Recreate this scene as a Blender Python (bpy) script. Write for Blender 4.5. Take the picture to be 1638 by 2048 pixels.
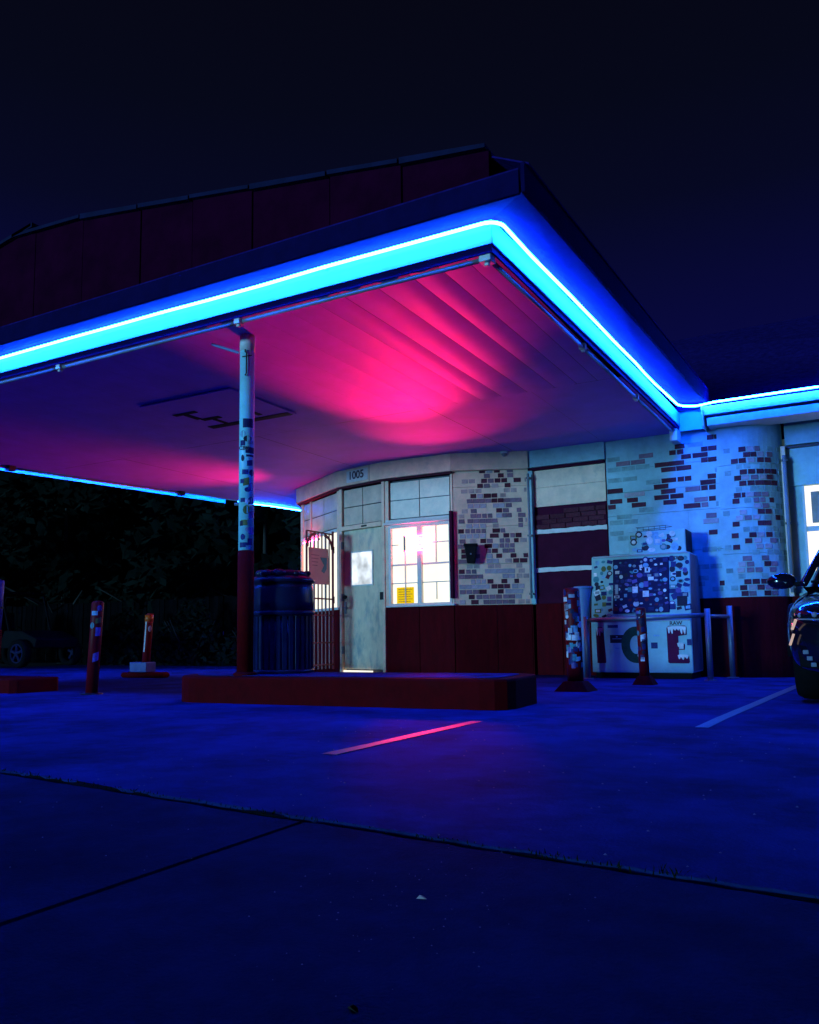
import bpy, bmesh, math, random
from mathutils import Vector, Matrix
random.seed(7)
for o in list(bpy.data.objects): bpy.data.objects.remove(o)
S = bpy.context.scene; COL = S.collection
R = math.radians

# ------------------------------------------------------------------ camera
cd = bpy.data.cameras.new('camera'); cam = bpy.data.objects.new('camera', cd); COL.objects.link(cam)
yaw, pitch, roll = R(29.07), R(6.26), -0.014
fw0 = Vector((-math.sin(yaw), math.cos(yaw), 0)); rt0 = Vector((math.cos(yaw), math.sin(yaw), 0)); up0 = Vector((0, 0, 1))
fw = fw0*math.cos(pitch) + up0*math.sin(pitch); u_ = -fw0*math.sin(pitch) + up0*math.cos(pitch)
rr = rt0*math.cos(roll) + u_*math.sin(roll); uu = -rt0*math.sin(roll) + u_*math.cos(roll)
cam.matrix_world = Matrix(((rr.x, uu.x, -fw.x, 0), (rr.y, uu.y, -fw.y, 0), (rr.z, uu.z, -fw.z, 0.5), (0, 0, 0, 1)))
cd.sensor_fit = 'VERTICAL'; cd.sensor_height = 36.0; cd.sensor_width = 28.8
cd.lens = 36.0*1640/2048; cd.shift_y = 68/2048; cd.clip_start = 0.02; cd.clip_end = 600
S.camera = cam

# ------------------------------------------------------------------ world (night sky, bluer towards the horizon)
W = bpy.data.worlds.new('World'); S.world = W; W.use_nodes = True
nt = W.node_tree; nt.nodes.clear()
tc = nt.nodes.new('ShaderNodeTexCoord'); sx = nt.nodes.new('ShaderNodeSeparateXYZ'); rp = nt.nodes.new('ShaderNodeValToRGB')
bg = nt.nodes.new('ShaderNodeBackground'); wo = nt.nodes.new('ShaderNodeOutputWorld')
nt.links.new(tc.outputs['Generated'], sx.inputs[0]); nt.links.new(sx.outputs['Z'], rp.inputs[0])
nt.links.new(rp.outputs[0], bg.inputs[0]); nt.links.new(bg.outputs[0], wo.inputs[0])
cr = rp.color_ramp
stops = [(0.0, (.0026, .0028, .060)), (.28, (.0026, .0028, .058)), (.38, (.0023, .0027, .036)), (.47, (.0019, .0026, .016)), (.56, (.0018, .0025, .0098)), (.70, (.0020, .0021, .0062)), (1.0, (.0018, .0018, .005))]
cr.elements[0].position = 0; cr.elements[0].color = (*stops[0][1], 1)
cr.elements[1].position = 1; cr.elements[1].color = (*stops[-1][1], 1)
for p, c in stops[1:-1]:
    e = cr.elements.new(p); e.color = (*c, 1)
bg.inputs[1].default_value = 1.0

# low cool light from the street, front left
sd = bpy.data.lights.new('street_glow', 'SUN'); sun = bpy.data.objects.new('street_glow', sd); COL.objects.link(sun)
sd.energy = 2.6; sd.angle = R(7); sd.color = (.20, .60, 1.0)
to = Vector((-.37, -.93, .020)).normalized(); sun.rotation_euler = to.to_track_quat('Z', 'Y').to_euler()

S.view_settings.view_transform = 'Standard'; S.view_settings.look = 'None'
S.view_settings.exposure = 0; S.view_settings.gamma = 1; S.view_settings.use_curve_mapping = False
S.render.engine = 'CYCLES'
cy = S.cycles
cy.use_denoising = True
try: cy.denoiser = 'OPENIMAGEDENOISE'
except Exception: pass
cy.sample_clamp_indirect = 6.0; cy.max_bounces = 7; cy.diffuse_bounces = 4; cy.glossy_bounces = 3
cy.caustics_reflective = False; cy.caustics_refractive = False; cy.use_light_tree = True

# ------------------------------------------------------------------ helpers
def mat(name, col, rough=.6, metal=0, var=.25, scale=6, bump=.15, bscale=40, stain=None, stain_scale=1.5, stain_lo=.5, coat=0, rnd=0, spec=.5, stretch=None):
    m = bpy.data.materials.new(name); m.use_nodes = True; n = m.node_tree; b = n.nodes['Principled BSDF']
    L = n.links.new
    t = n.nodes.new('ShaderNodeTexCoord'); src = t.outputs['Object']
    if stretch:
        mp = n.nodes.new('ShaderNodeMapping'); mp.inputs['Scale'].default_value = stretch; L(src, mp.inputs[0]); src2 = mp.outputs[0]
    else: src2 = src
    no = n.nodes.new('ShaderNodeTexNoise'); no.inputs['Scale'].default_value = scale; no.inputs['Detail'].default_value = 6; no.inputs['Roughness'].default_value = .65
    L(src2, no.inputs['Vector'])
    r1 = n.nodes.new('ShaderNodeMapRange'); r1.inputs[1].default_value = .3; r1.inputs[2].default_value = .7; r1.inputs[3].default_value = 1-var; r1.inputs[4].default_value = 1+var
    L(no.outputs[0], r1.inputs[0])
    mx = n.nodes.new('ShaderNodeMix'); mx.data_type = 'RGBA'; mx.blend_type = 'MULTIPLY'; mx.inputs[0].default_value = 1
    mx.inputs[6].default_value = (*col, 1); L(r1.outputs[0], mx.inputs[7]); out = mx.outputs[2]
    if rnd:
        oi = n.nodes.new('ShaderNodeObjectInfo'); r3 = n.nodes.new('ShaderNodeMapRange'); r3.inputs[3].default_value = 1-rnd; r3.inputs[4].default_value = 1+rnd
        L(oi.outputs['Random'], r3.inputs[0])
        m3 = n.nodes.new('ShaderNodeMix'); m3.data_type = 'RGBA'; m3.blend_type = 'MULTIPLY'; m3.inputs[0].default_value = 1
        L(out, m3.inputs[6]); L(r3.outputs[0], m3.inputs[7]); out = m3.outputs[2]
    if stain:
        n2 = n.nodes.new('ShaderNodeTexNoise'); n2.inputs['Scale'].default_value = stain_scale; n2.inputs['Detail'].default_value = 8; n2.inputs['Roughness'].default_value = .7
        L(src2, n2.inputs['Vector'])
        r2 = n.nodes.new('ShaderNodeMapRange'); r2.inputs[1].default_value = stain_lo; r2.inputs[2].default_value = stain_lo+.22; L(n2.outputs[0], r2.inputs[0])
        m2 = n.nodes.new('ShaderNodeMix'); m2.data_type = 'RGBA'; L(r2.outputs[0], m2.inputs[0]); L(out, m2.inputs[6]); m2.inputs[7].default_value = (*stain, 1); out = m2.outputs[2]
    L(out, b.inputs['Base Color'])
    b.inputs['Metallic'].default_value = metal
    rr_ = n.nodes.new('ShaderNodeMapRange'); rr_.inputs[3].default_value = max(.02, rough-.1); rr_.inputs[4].default_value = min(1, rough+.1); L(no.outputs[0], rr_.inputs[0]); L(rr_.outputs[0], b.inputs['Roughness'])
    b.inputs['Specular IOR Level'].default_value = spec
    if coat: b.inputs['Coat Weight'].default_value = coat; b.inputs['Coat Roughness'].default_value = .04
    if bump:
        n4 = n.nodes.new('ShaderNodeTexNoise'); n4.inputs['Scale'].default_value = bscale; n4.inputs['Detail'].default_value = 5; L(src, n4.inputs['Vector'])
        bp = n.nodes.new('ShaderNodeBump'); bp.inputs['Strength'].default_value = bump; bp.inputs['Distance'].default_value = .01; L(n4.outputs[0], bp.inputs['Height']); L(bp.outputs[0], b.inputs['Normal'])
    return m

def emit(name, col, strength, vary=0, vscale=3.0):
    m = bpy.data.materials.new(name); m.use_nodes = True; n = m.node_tree; n.nodes.clear()
    e = n.nodes.new('ShaderNodeEmission'); o = n.nodes.new('ShaderNodeOutputMaterial'); e.inputs[0].default_value = (*col, 1); e.inputs[1].default_value = strength
    if vary:
        t = n.nodes.new('ShaderNodeTexCoord'); no = n.nodes.new('ShaderNodeTexNoise'); no.inputs['Scale'].default_value = vscale; n.links.new(t.outputs['Object'], no.inputs['Vector'])
        r = n.nodes.new('ShaderNodeMapRange'); r.inputs[1].default_value = .3; r.inputs[2].default_value = .7; r.inputs[3].default_value = strength*(1-vary); r.inputs[4].default_value = strength*(1+vary)
        n.links.new(no.outputs[0], r.inputs[0]); n.links.new(r.outputs[0], e.inputs[1])
    n.links.new(e.outputs[0], o.inputs[0]); return m

class MB:
    def __init__(s, T=None): s.v = []; s.f = []; s.T = T
    def add(s, vs, fs):
        k = len(s.v)
        s.v += [tuple(s.T(*p)) if s.T else tuple(p) for p in vs]; s.f += [tuple(i+k for i in f) for f in fs]; return s
    def box(s, x0, x1, y0, y1, z0, z1):
        return s.add([(x0,y0,z0),(x1,y0,z0),(x1,y1,z0),(x0,y1,z0),(x0,y0,z1),(x1,y0,z1),(x1,y1,z1),(x0,y1,z1)], [(0,3,2,1),(4,5,6,7),(0,1,5,4),(1,2,6,5),(2,3,7,6),(3,0,4,7)])
    def prism(s, pts, h):          # pts: 3D polygon, h: extrusion vector
        n = len(pts); h = Vector(h); top = [tuple(Vector(p)+h) for p in pts]
        return s.add(list(pts)+top, [tuple(range(n))[::-1], tuple(range(n, 2*n))]+[(i, (i+1) % n, n+(i+1) % n, n+i) for i in range(n)])
    def tube(s, pts, r, n=8, closed=False):
        P = [Vector(s.T(*p)) if s.T else Vector(p) for p in pts]; T = s.T; s.T = None; vs = []; fs = []; prev = None
        for i, p in enumerate(P):
            a = P[i-1] if i > 0 else (P[-1] if closed else p); b = P[(i+1) % len(P)] if (i < len(P)-1 or closed) else p
            d = (b-a).normalized()
            if prev is None:
                ref = Vector((0,0,1)) if abs(d.z) < .9 else Vector((1,0,0)); e1 = d.cross(ref).normalized()
            else:
                e1 = (prev - d*prev.dot(d)).normalized()
            prev = e1; e2 = d.cross(e1); ri = r[i] if isinstance(r, (list, tuple)) else r
            vs += [tuple(p + (e1*math.cos(2*math.pi*k/n) + e2*math.sin(2*math.pi*k/n))*ri) for k in range(n)]
        m = len(P)
        for i in range(m if closed else m-1):
            j = (i+1) % m
            fs += [(i*n+k, i*n+(k+1) % n, j*n+(k+1) % n, j*n+k) for k in range(n)]
        if not closed: fs += [tuple(range(n))[::-1], tuple(range((m-1)*n, m*n))]
        s.add(vs, fs); s.T = T; return s
    def lathe(s, prof, c=(0,0), n=32, cap=True):   # prof: (r,z)
        vs = []; fs = []
        for r, z in prof: vs += [(c[0]+r*math.cos(2*math.pi*k/n), c[1]+r*math.sin(2*math.pi*k/n), z) for k in range(n)]
        for i in range(len(prof)-1): fs += [(i*n+k, i*n+(k+1) % n, (i+1)*n+(k+1) % n, (i+1)*n+k) for k in range(n)]
        if cap: fs += [tuple(range(n))[::-1], tuple(range((len(prof)-1)*n, len(prof)*n))]
        return s.add(vs, fs)
    def grid(s, rows):
        n = len(rows[0]); vs = [p for r in rows for p in r]; fs = []
        for i in range(len(rows)-1): fs += [(i*n+k, i*n+k+1, (i+1)*n+k+1, (i+1)*n+k) for k in range(n-1)]
        return s.add(vs, fs)
    def sphere(s, c, r, nu=12, nv=8, sz=1):
        vs = [(c[0], c[1], c[2]-r*sz)]; fs = []
        for j in range(1, nv):
            a = math.pi*j/nv-math.pi/2
            vs += [(c[0]+r*math.cos(a)*math.cos(2*math.pi*k/nu), c[1]+r*math.cos(a)*math.sin(2*math.pi*k/nu), c[2]+r*sz*math.sin(a)) for k in range(nu)]
        vs.append((c[0], c[1], c[2]+r*sz)); t = len(vs)-1
        fs += [(0, 1+(k+1) % nu, 1+k) for k in range(nu)]
        for j in range(nv-2): fs += [(1+j*nu+k, 1+j*nu+(k+1) % nu, 1+(j+1)*nu+(k+1) % nu, 1+(j+1)*nu+k) for k in range(nu)]
        fs += [(t, 1+(nv-2)*nu+k, 1+(nv-2)*nu+(k+1) % nu) for k in range(nu)]
        return s.add(vs, fs)
    def build(s, name, m, parent=None, smooth=False, bevel=0, local=False, recalc=True):
        me = bpy.data.meshes.new(name)
        off = Vector((0,0,0))
        if parent is not None and not local: off = world_off(parent)
        me.from_pydata([tuple(Vector(p)-off) for p in s.v], [], s.f)
        if recalc:
            bm = bmesh.new(); bm.from_mesh(me); bmesh.ops.recalc_face_normals(bm, faces=bm.faces); bm.to_mesh(me); bm.free()
        me.materials.append(m)
        if smooth: me.polygons.foreach_set('use_smooth', [True]*len(me.polygons))
        o = bpy.data.objects.new(name, me); COL.objects.link(o)
        if parent is not None: o.parent = parent
        if bevel:
            b = o.modifiers.new('bevel', 'BEVEL'); b.width = bevel; b.segments = 2; b.limit_method = 'ANGLE'; b.angle_limit = R(40)
        if smooth == 'auto' or (smooth and bevel):
            pass
        return o
def world_off(o):
    v = Vector((0,0,0))
    while o is not None: v = v + o.location; o = o.parent
    return v
def thing(name, label, cat, loc=(0,0,0), group=None, rz=0):
    o = bpy.data.objects.new(name, None); COL.objects.link(o); o.location = loc; o.rotation_euler = (0,0,rz); o.empty_display_size = .2
    o['label'] = label; o['category'] = cat
    if group: o['group'] = group
    return o
def tag(o, label, cat, group=None):
    o['label'] = label; o['category'] = cat
    if group: o['group'] = group
    return o
def struct(o): o['kind'] = 'structure'; return o
def stuff(o): o['kind'] = 'stuff'; return o
def text(name, body, size, m, parent, M, extrude=.002, bold=0):   # M: world matrix of the text plane
    c = bpy.data.curves.new(name, 'FONT'); c.body = body; c.size = size; c.extrude = extrude; c.offset = bold; c.align_x = 'CENTER'; c.align_y = 'CENTER'
    o = bpy.data.objects.new(name, c); COL.objects.link(o)
    dg = bpy.context.evaluated_depsgraph_get(); me = bpy.data.meshes.new_from_object(o.evaluated_get(dg)); bpy.data.objects.remove(o)
    me.transform(M @ Matrix.Identity(4)) if parent is None else me.transform(Matrix.Translation(-world_off(parent)) @ M)
    me.materials.clear(); me.materials.append(m)
    k = bpy.data.objects.new(name, me); COL.objects.link(k); k.parent = parent; return k
def frame_at(P, u, n):   # local (u, d, z): right along the wall, out of the wall, up
    P = Vector((P[0], P[1], 0)); u = Vector((u[0], u[1], 0)).normalized(); n = Vector((n[0], n[1], 0)).normalized()
    return lambda a, d, z: P + u*a + n*d + Vector((0,0,z))
def wall_frame(A, B):
    u = Vector((B[0]-A[0], B[1]-A[1])).normalized(); n = Vector((u.y, -u.x)); return frame_at(A, u, n), (Vector(B)-Vector(A)).length, u, n
def plane_matrix(pos, u, up=(0,0,1)):   # text facing out: x along u, y along up
    u = Vector(u).normalized(); up = Vector(up).normalized(); n = u.cross(up)
    return Matrix(((u.x, up.x, n.x, pos[0]), (u.y, up.y, n.y, pos[1]), (u.z, up.z, n.z, pos[2]), (0,0,0,1)))
def gz(y):
    if y < 5: return 0.0
    if y < 10.5: return -.04*(y-5)/5.5
    if y < 14: return -.04-.11*(y-10.5)/3.5
    return -.15

# ------------------------------------------------------------------ materials
M = {}
M['neon'] = emit('neon_blue', (.0040, .078, 1.0), 330)
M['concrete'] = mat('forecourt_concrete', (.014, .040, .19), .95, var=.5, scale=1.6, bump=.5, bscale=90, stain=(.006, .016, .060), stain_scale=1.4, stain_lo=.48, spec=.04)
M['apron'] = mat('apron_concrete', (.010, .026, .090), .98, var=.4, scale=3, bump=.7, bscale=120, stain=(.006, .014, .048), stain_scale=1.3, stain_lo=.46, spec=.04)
M['dirt'] = mat('joint_dirt', (.010, .010, .010), .95, spec=.02, var=.4, bump=.6)
M['earth'] = mat('dark_earth', (.035, .034, .03), .95, var=.4, bump=.5, scale=1)
M['stripe'] = mat('worn_white_paint', (.022, .026, .11), .42, spec=1.0, var=.3, scale=30, bump=.4, bscale=120, stain=(.04, .05, .12), stain_scale=14, stain_lo=.5)
M['white_wall'] = mat('whitewashed_wall', (.29, .52, .55), .7, var=.2, scale=5, bump=.25, bscale=60, stain=(.20, .36, .39), stain_scale=2.6, stain_lo=.55)
M['white_trim'] = mat('white_trim_paint', (.66, .70, .66), .55, var=.12, scale=9, bump=.12, stain=(.36, .36, .36), stain_scale=6, stain_lo=.62)
M['worn_a'] = mat('worn_whitewash_brick', (.21, .36, .36), .8, var=.35, scale=9, bump=.4, spec=.15)
M['worn_b'] = mat('worn_warm_lit_brick', (.46, .33, .30), .8, var=.35, scale=9, bump=.4, spec=.15)  # brick copy with the entrance's warm light in its colour
M['warm_lit'] = mat('warm_lit_paint', (.84, .60, .42), .6, var=.16, scale=6, bump=.15, stain=(.52, .42, .33), stain_scale=3.2, stain_lo=.55)  # entrance copy of the wall white, warmed to hold the window light
M['trans_pane'] = mat('painted_over_pane', (.66, .54, .40), .35, var=.2, scale=4, bump=.05, stain=(.44, .42, .34), stain_scale=3)
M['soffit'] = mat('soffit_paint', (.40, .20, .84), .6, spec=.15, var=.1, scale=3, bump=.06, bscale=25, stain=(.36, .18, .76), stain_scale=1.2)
M['turq'] = mat('light_blue_trim', (.16, .72, .85), .5, var=.08, bump=.05)
M['glow_catch'] = mat('glow_board_blue', (.03, .50, .75), .6, var=.1, bump=.05)
M['eave'] = mat('eave_paint', (.024, .0035, .13), .8, spec=.05, var=.15, scale=6, bump=.12, stain=(.018, .003, .10), stain_scale=4)
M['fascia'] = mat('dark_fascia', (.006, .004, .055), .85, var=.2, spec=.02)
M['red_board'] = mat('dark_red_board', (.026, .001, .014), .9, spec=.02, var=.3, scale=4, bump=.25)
M['roof'] = mat('roof_shingle', (.018, .009, .12), .95, spec=.0, var=.4, scale=12, bump=.6, bscale=30)
M['flash'] = mat('metal_flashing', (.010, .010, .045), .9, metal=.0, spec=.1, var=.3, bump=.2)
M['maroon'] = mat('maroon_wainscot', (.08, .002, .006), .85, spec=.08, var=.3, scale=5, bump=.15, stain=(.07, .003, .008), stain_scale=2.4, stretch=(3,3,.6))
M['red'] = mat('red_paint', (.125, .002, .004), .8, spec=.06, var=.25, scale=9, bump=.25, bscale=50, stain=(.12, .006, .010), stain_scale=5, stain_lo=.55)
M['red_gloss'] = mat('red_gloss_paint', (.17, .003, .008), .5, spec=.18, var=.2, scale=14, bump=.1, stain=(.09, .015, .02), stain_scale=9, stain_lo=.58)
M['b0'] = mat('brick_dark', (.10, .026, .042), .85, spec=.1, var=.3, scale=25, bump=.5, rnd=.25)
M['b1'] = mat('brick_mauve', (.25, .155, .20), .85, spec=.1, var=.25, scale=25, bump=.5, rnd=.22)
M['b2'] = mat('brick_pale', (.42, .37, .41), .85, spec=.1, var=.2, scale=25, bump=.4, rnd=.15)
M['bay_dark'] = mat('bay_dark_paint', (.055, .007, .028), .8, spec=.05, var=.25, scale=4, bump=.2)
M['door'] = mat('door_paint', (.74, .62, .42), .45, var=.14, scale=5, bump=.08, stain=(.20, .30, .30), stain_scale=2.2, stain_lo=.50, stretch=(2.5,2.5,1))
M['lit'] = emit('lit_room', (1.0, .95, .88), 1.3, .08)
M['lit_door'] = emit('lit_door_pane', (.80, .90, 1.0), 1.0, .5, 5.0)
M['lit_sun'] = emit('lit_room_white', (1.0, .97, .80), 1.25, .05)
M['steel'] = mat('galvanised_steel', (.22, .26, .32), .5, metal=.6, var=.2, bump=.1)
M['pipe'] = mat('painted_pipe', (.20, .24, .28), .6, spec=.2, var=.2, bump=.1)
M['dark_metal'] = mat('dark_metal', (.03, .03, .035), .4, metal=.6)
M['iron'] = mat('red_iron', (.22, .035, .045), .45, var=.2, bump=.2)
M['post'] = mat('post_white', (.30, .84, .94), .42, var=.12, scale=7, bump=.1, stain=(.40, .42, .42), stain_scale=4, stain_lo=.6)
M['bin'] = mat('bin_navy', (.008, .014, .060), .34, spec=.3, metal=.1, var=.3, bump=.12, scale=10, stain=(.06, .08, .14), stain_scale=11, stain_lo=.70)
M['bin2'] = mat('bin_lid_navy', (.012, .016, .05), .32, metal=.1, var=.2, bump=.05)
M['black'] = mat('black_plastic', (.008, .008, .010), .6, spec=.15)
M['ice_white'] = mat('cooler_white', (.27, .54, .56), .4, spec=.2, var=.12, scale=6, bump=.05, stain=(.20, .40, .43), stain_scale=5, stain_lo=.62)
M['ice_navy'] = mat('cooler_door_navy', (.012, .012, .075), .5, spec=.08, var=.25)
M['ice_red'] = mat('lettering_red', (.11, .008, .05), .7, spec=.08, var=.15, scale=12)
M['ice_green'] = mat('lettering_green', (.02, .075, .05), .7, spec=.08, var=.3, scale=12)
M['frost'] = mat('frost_white', (.68, .72, .74), .5)
M['rust'] = mat('cooler_side', (.20, .17, .19), .6, var=.4, scale=9, stain=(.07, .03, .03), stain_scale=4, stain_lo=.5, stretch=(1,1,.4))
M['tub'] = mat('blue_tub', (.12, .25, .55), .45, var=.1)
M['yellow'] = emit('backlit_yellow', (1.0, .68, .005), .85)
M['ochre'] = mat('ink_ochre', (.45, .26, .01), .7)
M['paper'] = mat('poster_paper', (.66, .50, .45), .7, var=.12, scale=8, bump=.1)
_n = M['paper'].node_tree; _b = _n.nodes['Principled BSDF']; _t = _n.nodes.new('ShaderNodeBsdfTranslucent'); _m = _n.nodes.new('ShaderNodeMixShader'); _t.inputs[0].default_value = (.8, .62, .55, 1); _m.inputs[0].default_value = .6
_n.links.new(_b.outputs[0], _m.inputs[1]); _n.links.new(_t.outputs[0], _m.inputs[2]); _n.links.new(_m.outputs[0], _n.nodes['Material Output'].inputs[0])
M['paper2'] = mat('poster_ink', (.42, .28, .28), .7)
M['teal'] = mat('poster_teal', (.05, .22, .28), .6)
M['numb'] = mat('number_black', (.03, .02, .04), .5)
M['lav'] = mat('plate_blue', (.05, .08, .30), .45, var=.3, stain=(.2, .25, .4), stain_scale=20, stain_lo=.6)
M['orange'] = mat('orange_reflector', (.7, .12, .01), .4)
STK = [mat('sticker_%s' % n, c, .5, var=.25, scale=30, bump=0, rnd=.2, spec=.12) for n, c in [('ink', (.02,.02,.05)), ('navy', (.02,.03,.15)), ('maroon', (.12,.01,.04)), ('white', (.72,.75,.76)), ('sky', (.2,.42,.6)), ('violet', (.14,.10,.35)), ('olive', (.14,.17,.05)), ('grey', (.3,.33,.36)), ('red', (.4,.03,.05)), ('teal', (.06,.25,.3))]]
M['car'] = mat('car_paint', (.005, .005, .012), .12, metal=.1, var=.05, bump=0, coat=1)
M['car_dark'] = mat('car_cladding', (.006, .006, .008), .75, spec=.06)
M['glass'] = mat('car_glass', (.006, .007, .010), .05, var=0, bump=0, spec=.8)
M['chrome'] = mat('chrome', (.6, .6, .62), .12, metal=1, var=.05, bump=0)
M['lens'] = mat('lamp_lens', (.25, .27, .32), .06, var=.05, bump=0, spec=1.0)
M['glint_warm'] = emit('side_glint_glow', (1.0, .72, .64), .55)  # glow stands in for warm light reflected on the car front
M['rubber'] = mat('rubber', (.006, .006, .007), .9, spec=.03)
M['leaf'] = mat('foliage', (.007, .013, .010), .95, var=.5, scale=1.2, bump=0, rnd=.2, spec=.01)
M['bark'] = mat('bark', (.03, .024, .02), .9, bump=.8)
M['grass'] = mat('weeds', (.008, .013, .005), .9, spec=.05, var=.4)
M['fence'] = mat('weathered_fence', (.004, .004, .005), .95, spec=.0, var=.4, rnd=.3)
SIGN_W, SIGN_W2 = 1550, 310
M['pink_neon'] = emit('neon_sign_glow', (1.0, .010, .12), 170)
M['dim_rim'] = mat('dim_wheel_paint', (.022, .022, .06), .9, spec=.02)
M['pink_glow'] = emit('neon_sign_white_hot', (1.0, .09, .24), 110)
BR_MAIN = [[2534,2632,0,0],[2408,2482,2,0],[2490,2556,2,0],[2436,2552,4,1],[2472,2609,5,1],[2444,2612,6,2],[2524,2566,8,0],[2443,2612,9,0],[2350,2510,10,0],[2310,2417,11,0],[2528,2581,12,0],[2252,2436,13,2],[2446,2616,13,0],[2288,2417,14,1],[2033,2231,16,0],[2239,2327,16,1],[1078,1187,17,0],[1391,1567,17,0],[1787,1946,17,0],[2158,2322,17,1],[2330,2417,17,0],[2428,2588,17,1],[1105,1274,18,0],[1334,1469,18,0],[1675,1858,18,0],[1870,2039,18,0],[1301,1561,19,2],[1759,1947,19,0],[2062,2239,19,1],[2247,2329,19,0],[2337,2424,19,0],[1086,1279,20,0],[1681,1853,20,0],[2246,2419,20,0],[2431,2602,20,0],[2613,2708,20,0],[1777,1954,21,0],[1971,2054,21,0],[2062,2138,21,0],[2337,2428,21,0],[2434,2520,21,0],[1783,1953,23,0],[1965,2144,23,0],[1705,1877,24,0],[1885,2058,24,0],[2260,2347,24,0],[2353,2444,24,0],[1209,1389,25,1],[1402,1579,25,1],[2029,2151,25,0],[2163,2350,25,0],[1507,1686,26,1],[1884,1970,26,0],[1979,2064,26,0],[2267,2354,26,0],[2360,2451,26,0],[1957,2080,27,0],[2350,2426,28,0],[2434,2490,28,0]]
BR_RIGHT = [[180,262,0,0],[272,343,0,1],[437,514,0,0],[526,601,0,1],[173,245,1,0],[266,347,1,2],[357,441,1,0],[452,530,1,1],[542,620,1,0],[218,300,2,0],[310,392,2,0],[402,489,2,0],[153,236,4,2],[256,338,4,1],[348,431,4,1],[520,594,4,1],[168,250,5,2],[260,342,5,1],[457,532,5,0],[544,619,5,1],[222,314,6,1],[428,513,6,1],[115,198,8,0],[372,457,8,2],[479,562,8,2],[254,336,9,0],[356,440,9,2],[542,629,9,1],[112,185,10,0],[309,381,10,0],[401,477,10,2],[500,579,10,0],[130,203,12,0],[409,485,12,0],[492,569,12,0],[175,248,13,2],[268,340,13,1],[361,434,13,2],[641,723,13,0],[220,292,14,2],[417,494,14,0],[505,591,14,0],[381,456,15,2],[478,549,15,1],[143,216,16,0],[375,439,16,1],[450,517,16,1],[566,634,16,0],[158,241,17,0],[249,286,17,0],[306,379,17,2],[389,465,17,1],[476,559,17,1],[227,307,19,0],[318,401,19,0],[411,502,19,0],[514,593,19,0],[607,705,19,0],[172,255,20,0],[265,338,20,2],[358,443,20,1],[461,534,20,2],[554,626,20,0],[238,321,21,0],[331,415,21,0],[425,515,21,0],[527,603,21,0],[617,703,21,0],[151,224,23,0],[234,317,23,0],[332,422,23,2],[444,523,23,0],[535,621,23,0],[292,364,24,0],[372,436,24,0],[447,527,24,2],[567,649,24,1],[243,315,25,0],[336,409,25,2],[420,486,25,1]]
BR_LEFT = [[63,149,0,2],[225,322,0,0],[390,469,0,1],[476,555,0,1],[561,641,0,1],[647,727,0,1],[733,812,0,1],[194,269,1,0],[294,377,1,1],[383,465,1,1],[472,554,1,1],[561,643,1,1],[660,734,1,1],[740,814,1,1],[828,903,1,2],[69,152,2,1],[159,242,2,1],[249,332,2,1],[342,433,2,0],[583,669,2,0],[694,766,2,2],[772,844,2,2],[851,923,2,2],[70,146,3,2],[152,228,3,2],[235,310,3,2],[317,392,3,2],[399,474,3,2],[502,582,3,0],[588,668,3,0],[674,753,3,0],[781,861,3,2],[867,946,3,2],[223,289,4,2],[295,361,4,2],[367,433,4,2],[453,526,4,0],[640,716,4,0],[812,876,4,0],[62,140,5,1],[146,224,5,1],[230,307,5,1],[314,391,5,1],[656,736,5,2],[742,821,5,2],[60,147,6,0],[161,230,6,1],[237,306,6,1],[421,496,6,2],[503,578,6,2],[585,660,6,2],[666,742,6,2],[748,823,6,2],[63,178,8,1],[446,526,8,2],[532,612,8,2],[809,880,8,0],[895,998,8,0],[97,184,9,0],[444,530,9,2],[574,660,9,0],[768,854,9,0],[950,1004,9,0],[98,185,10,0],[446,510,10,1],[521,601,10,0],[665,745,10,1],[751,831,10,1],[59,118,11,1],[125,183,11,1],[425,523,11,0],[534,609,11,2],[623,689,11,1],[695,761,11,1],[767,832,11,1],[79,166,12,1],[362,449,12,0],[455,535,12,1],[625,694,12,1],[701,770,12,1],[827,881,12,0],[84,170,13,2],[176,262,13,2],[269,355,13,2],[361,447,13,2],[494,623,13,0],[678,764,13,0],[775,839,13,1],[847,927,13,0],[64,147,14,0],[161,228,14,1],[235,302,14,1],[308,375,14,1],[382,449,14,1],[539,634,14,0],[642,712,14,1],[175,263,15,2],[269,357,15,2],[364,451,15,2],[888,952,15,1],[73,156,16,1],[198,275,16,1],[281,357,16,1],[364,440,16,1],[447,523,16,1],[529,605,16,1],[889,954,16,1],[243,313,17,1],[320,389,17,1],[396,465,17,1],[472,541,17,1],[591,672,17,2],[678,737,17,1],[743,801,17,1],[891,988,17,1],[241,329,18,1],[590,677,18,0],[685,763,18,1],[871,936,18,1],[202,283,19,2],[290,371,19,2],[377,458,19,2],[551,626,19,2],[633,708,19,2],[722,808,19,1],[193,271,20,1],[278,356,20,1],[362,440,20,1],[447,525,20,1],[531,612,20,0],[618,699,20,0],[705,778,20,1],[785,858,20,1],[864,937,20,1],[246,322,21,0],[333,421,21,2],[432,523,21,0],[530,617,21,0],[336,424,23,0],[430,515,23,1],[718,794,23,0],[393,480,24,0],[491,567,24,1],[578,665,24,0],[672,752,24,0],[839,943,24,0],[438,514,25,1],[623,711,25,0],[754,837,25,1],[374,450,26,0],[472,555,26,2],[571,658,26,0],[756,832,26,1]]# ================================================================== GROUND
def jy(x): return 1.775-.108*(x+.12)
g = MB(); ys = [-120, -30, -6, 0, 3, 5, 7, 9, 10.5, 12, 14, 18, 40, 260]; xs = [-220, -60, -20, -10, -5, 0, 5, 10, 40, 220]
g.grid([[(x, y, gz(y)-.065) for x in xs] for y in ys])
ground = struct(g.build('ground', M['earth'], recalc=False))
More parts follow.
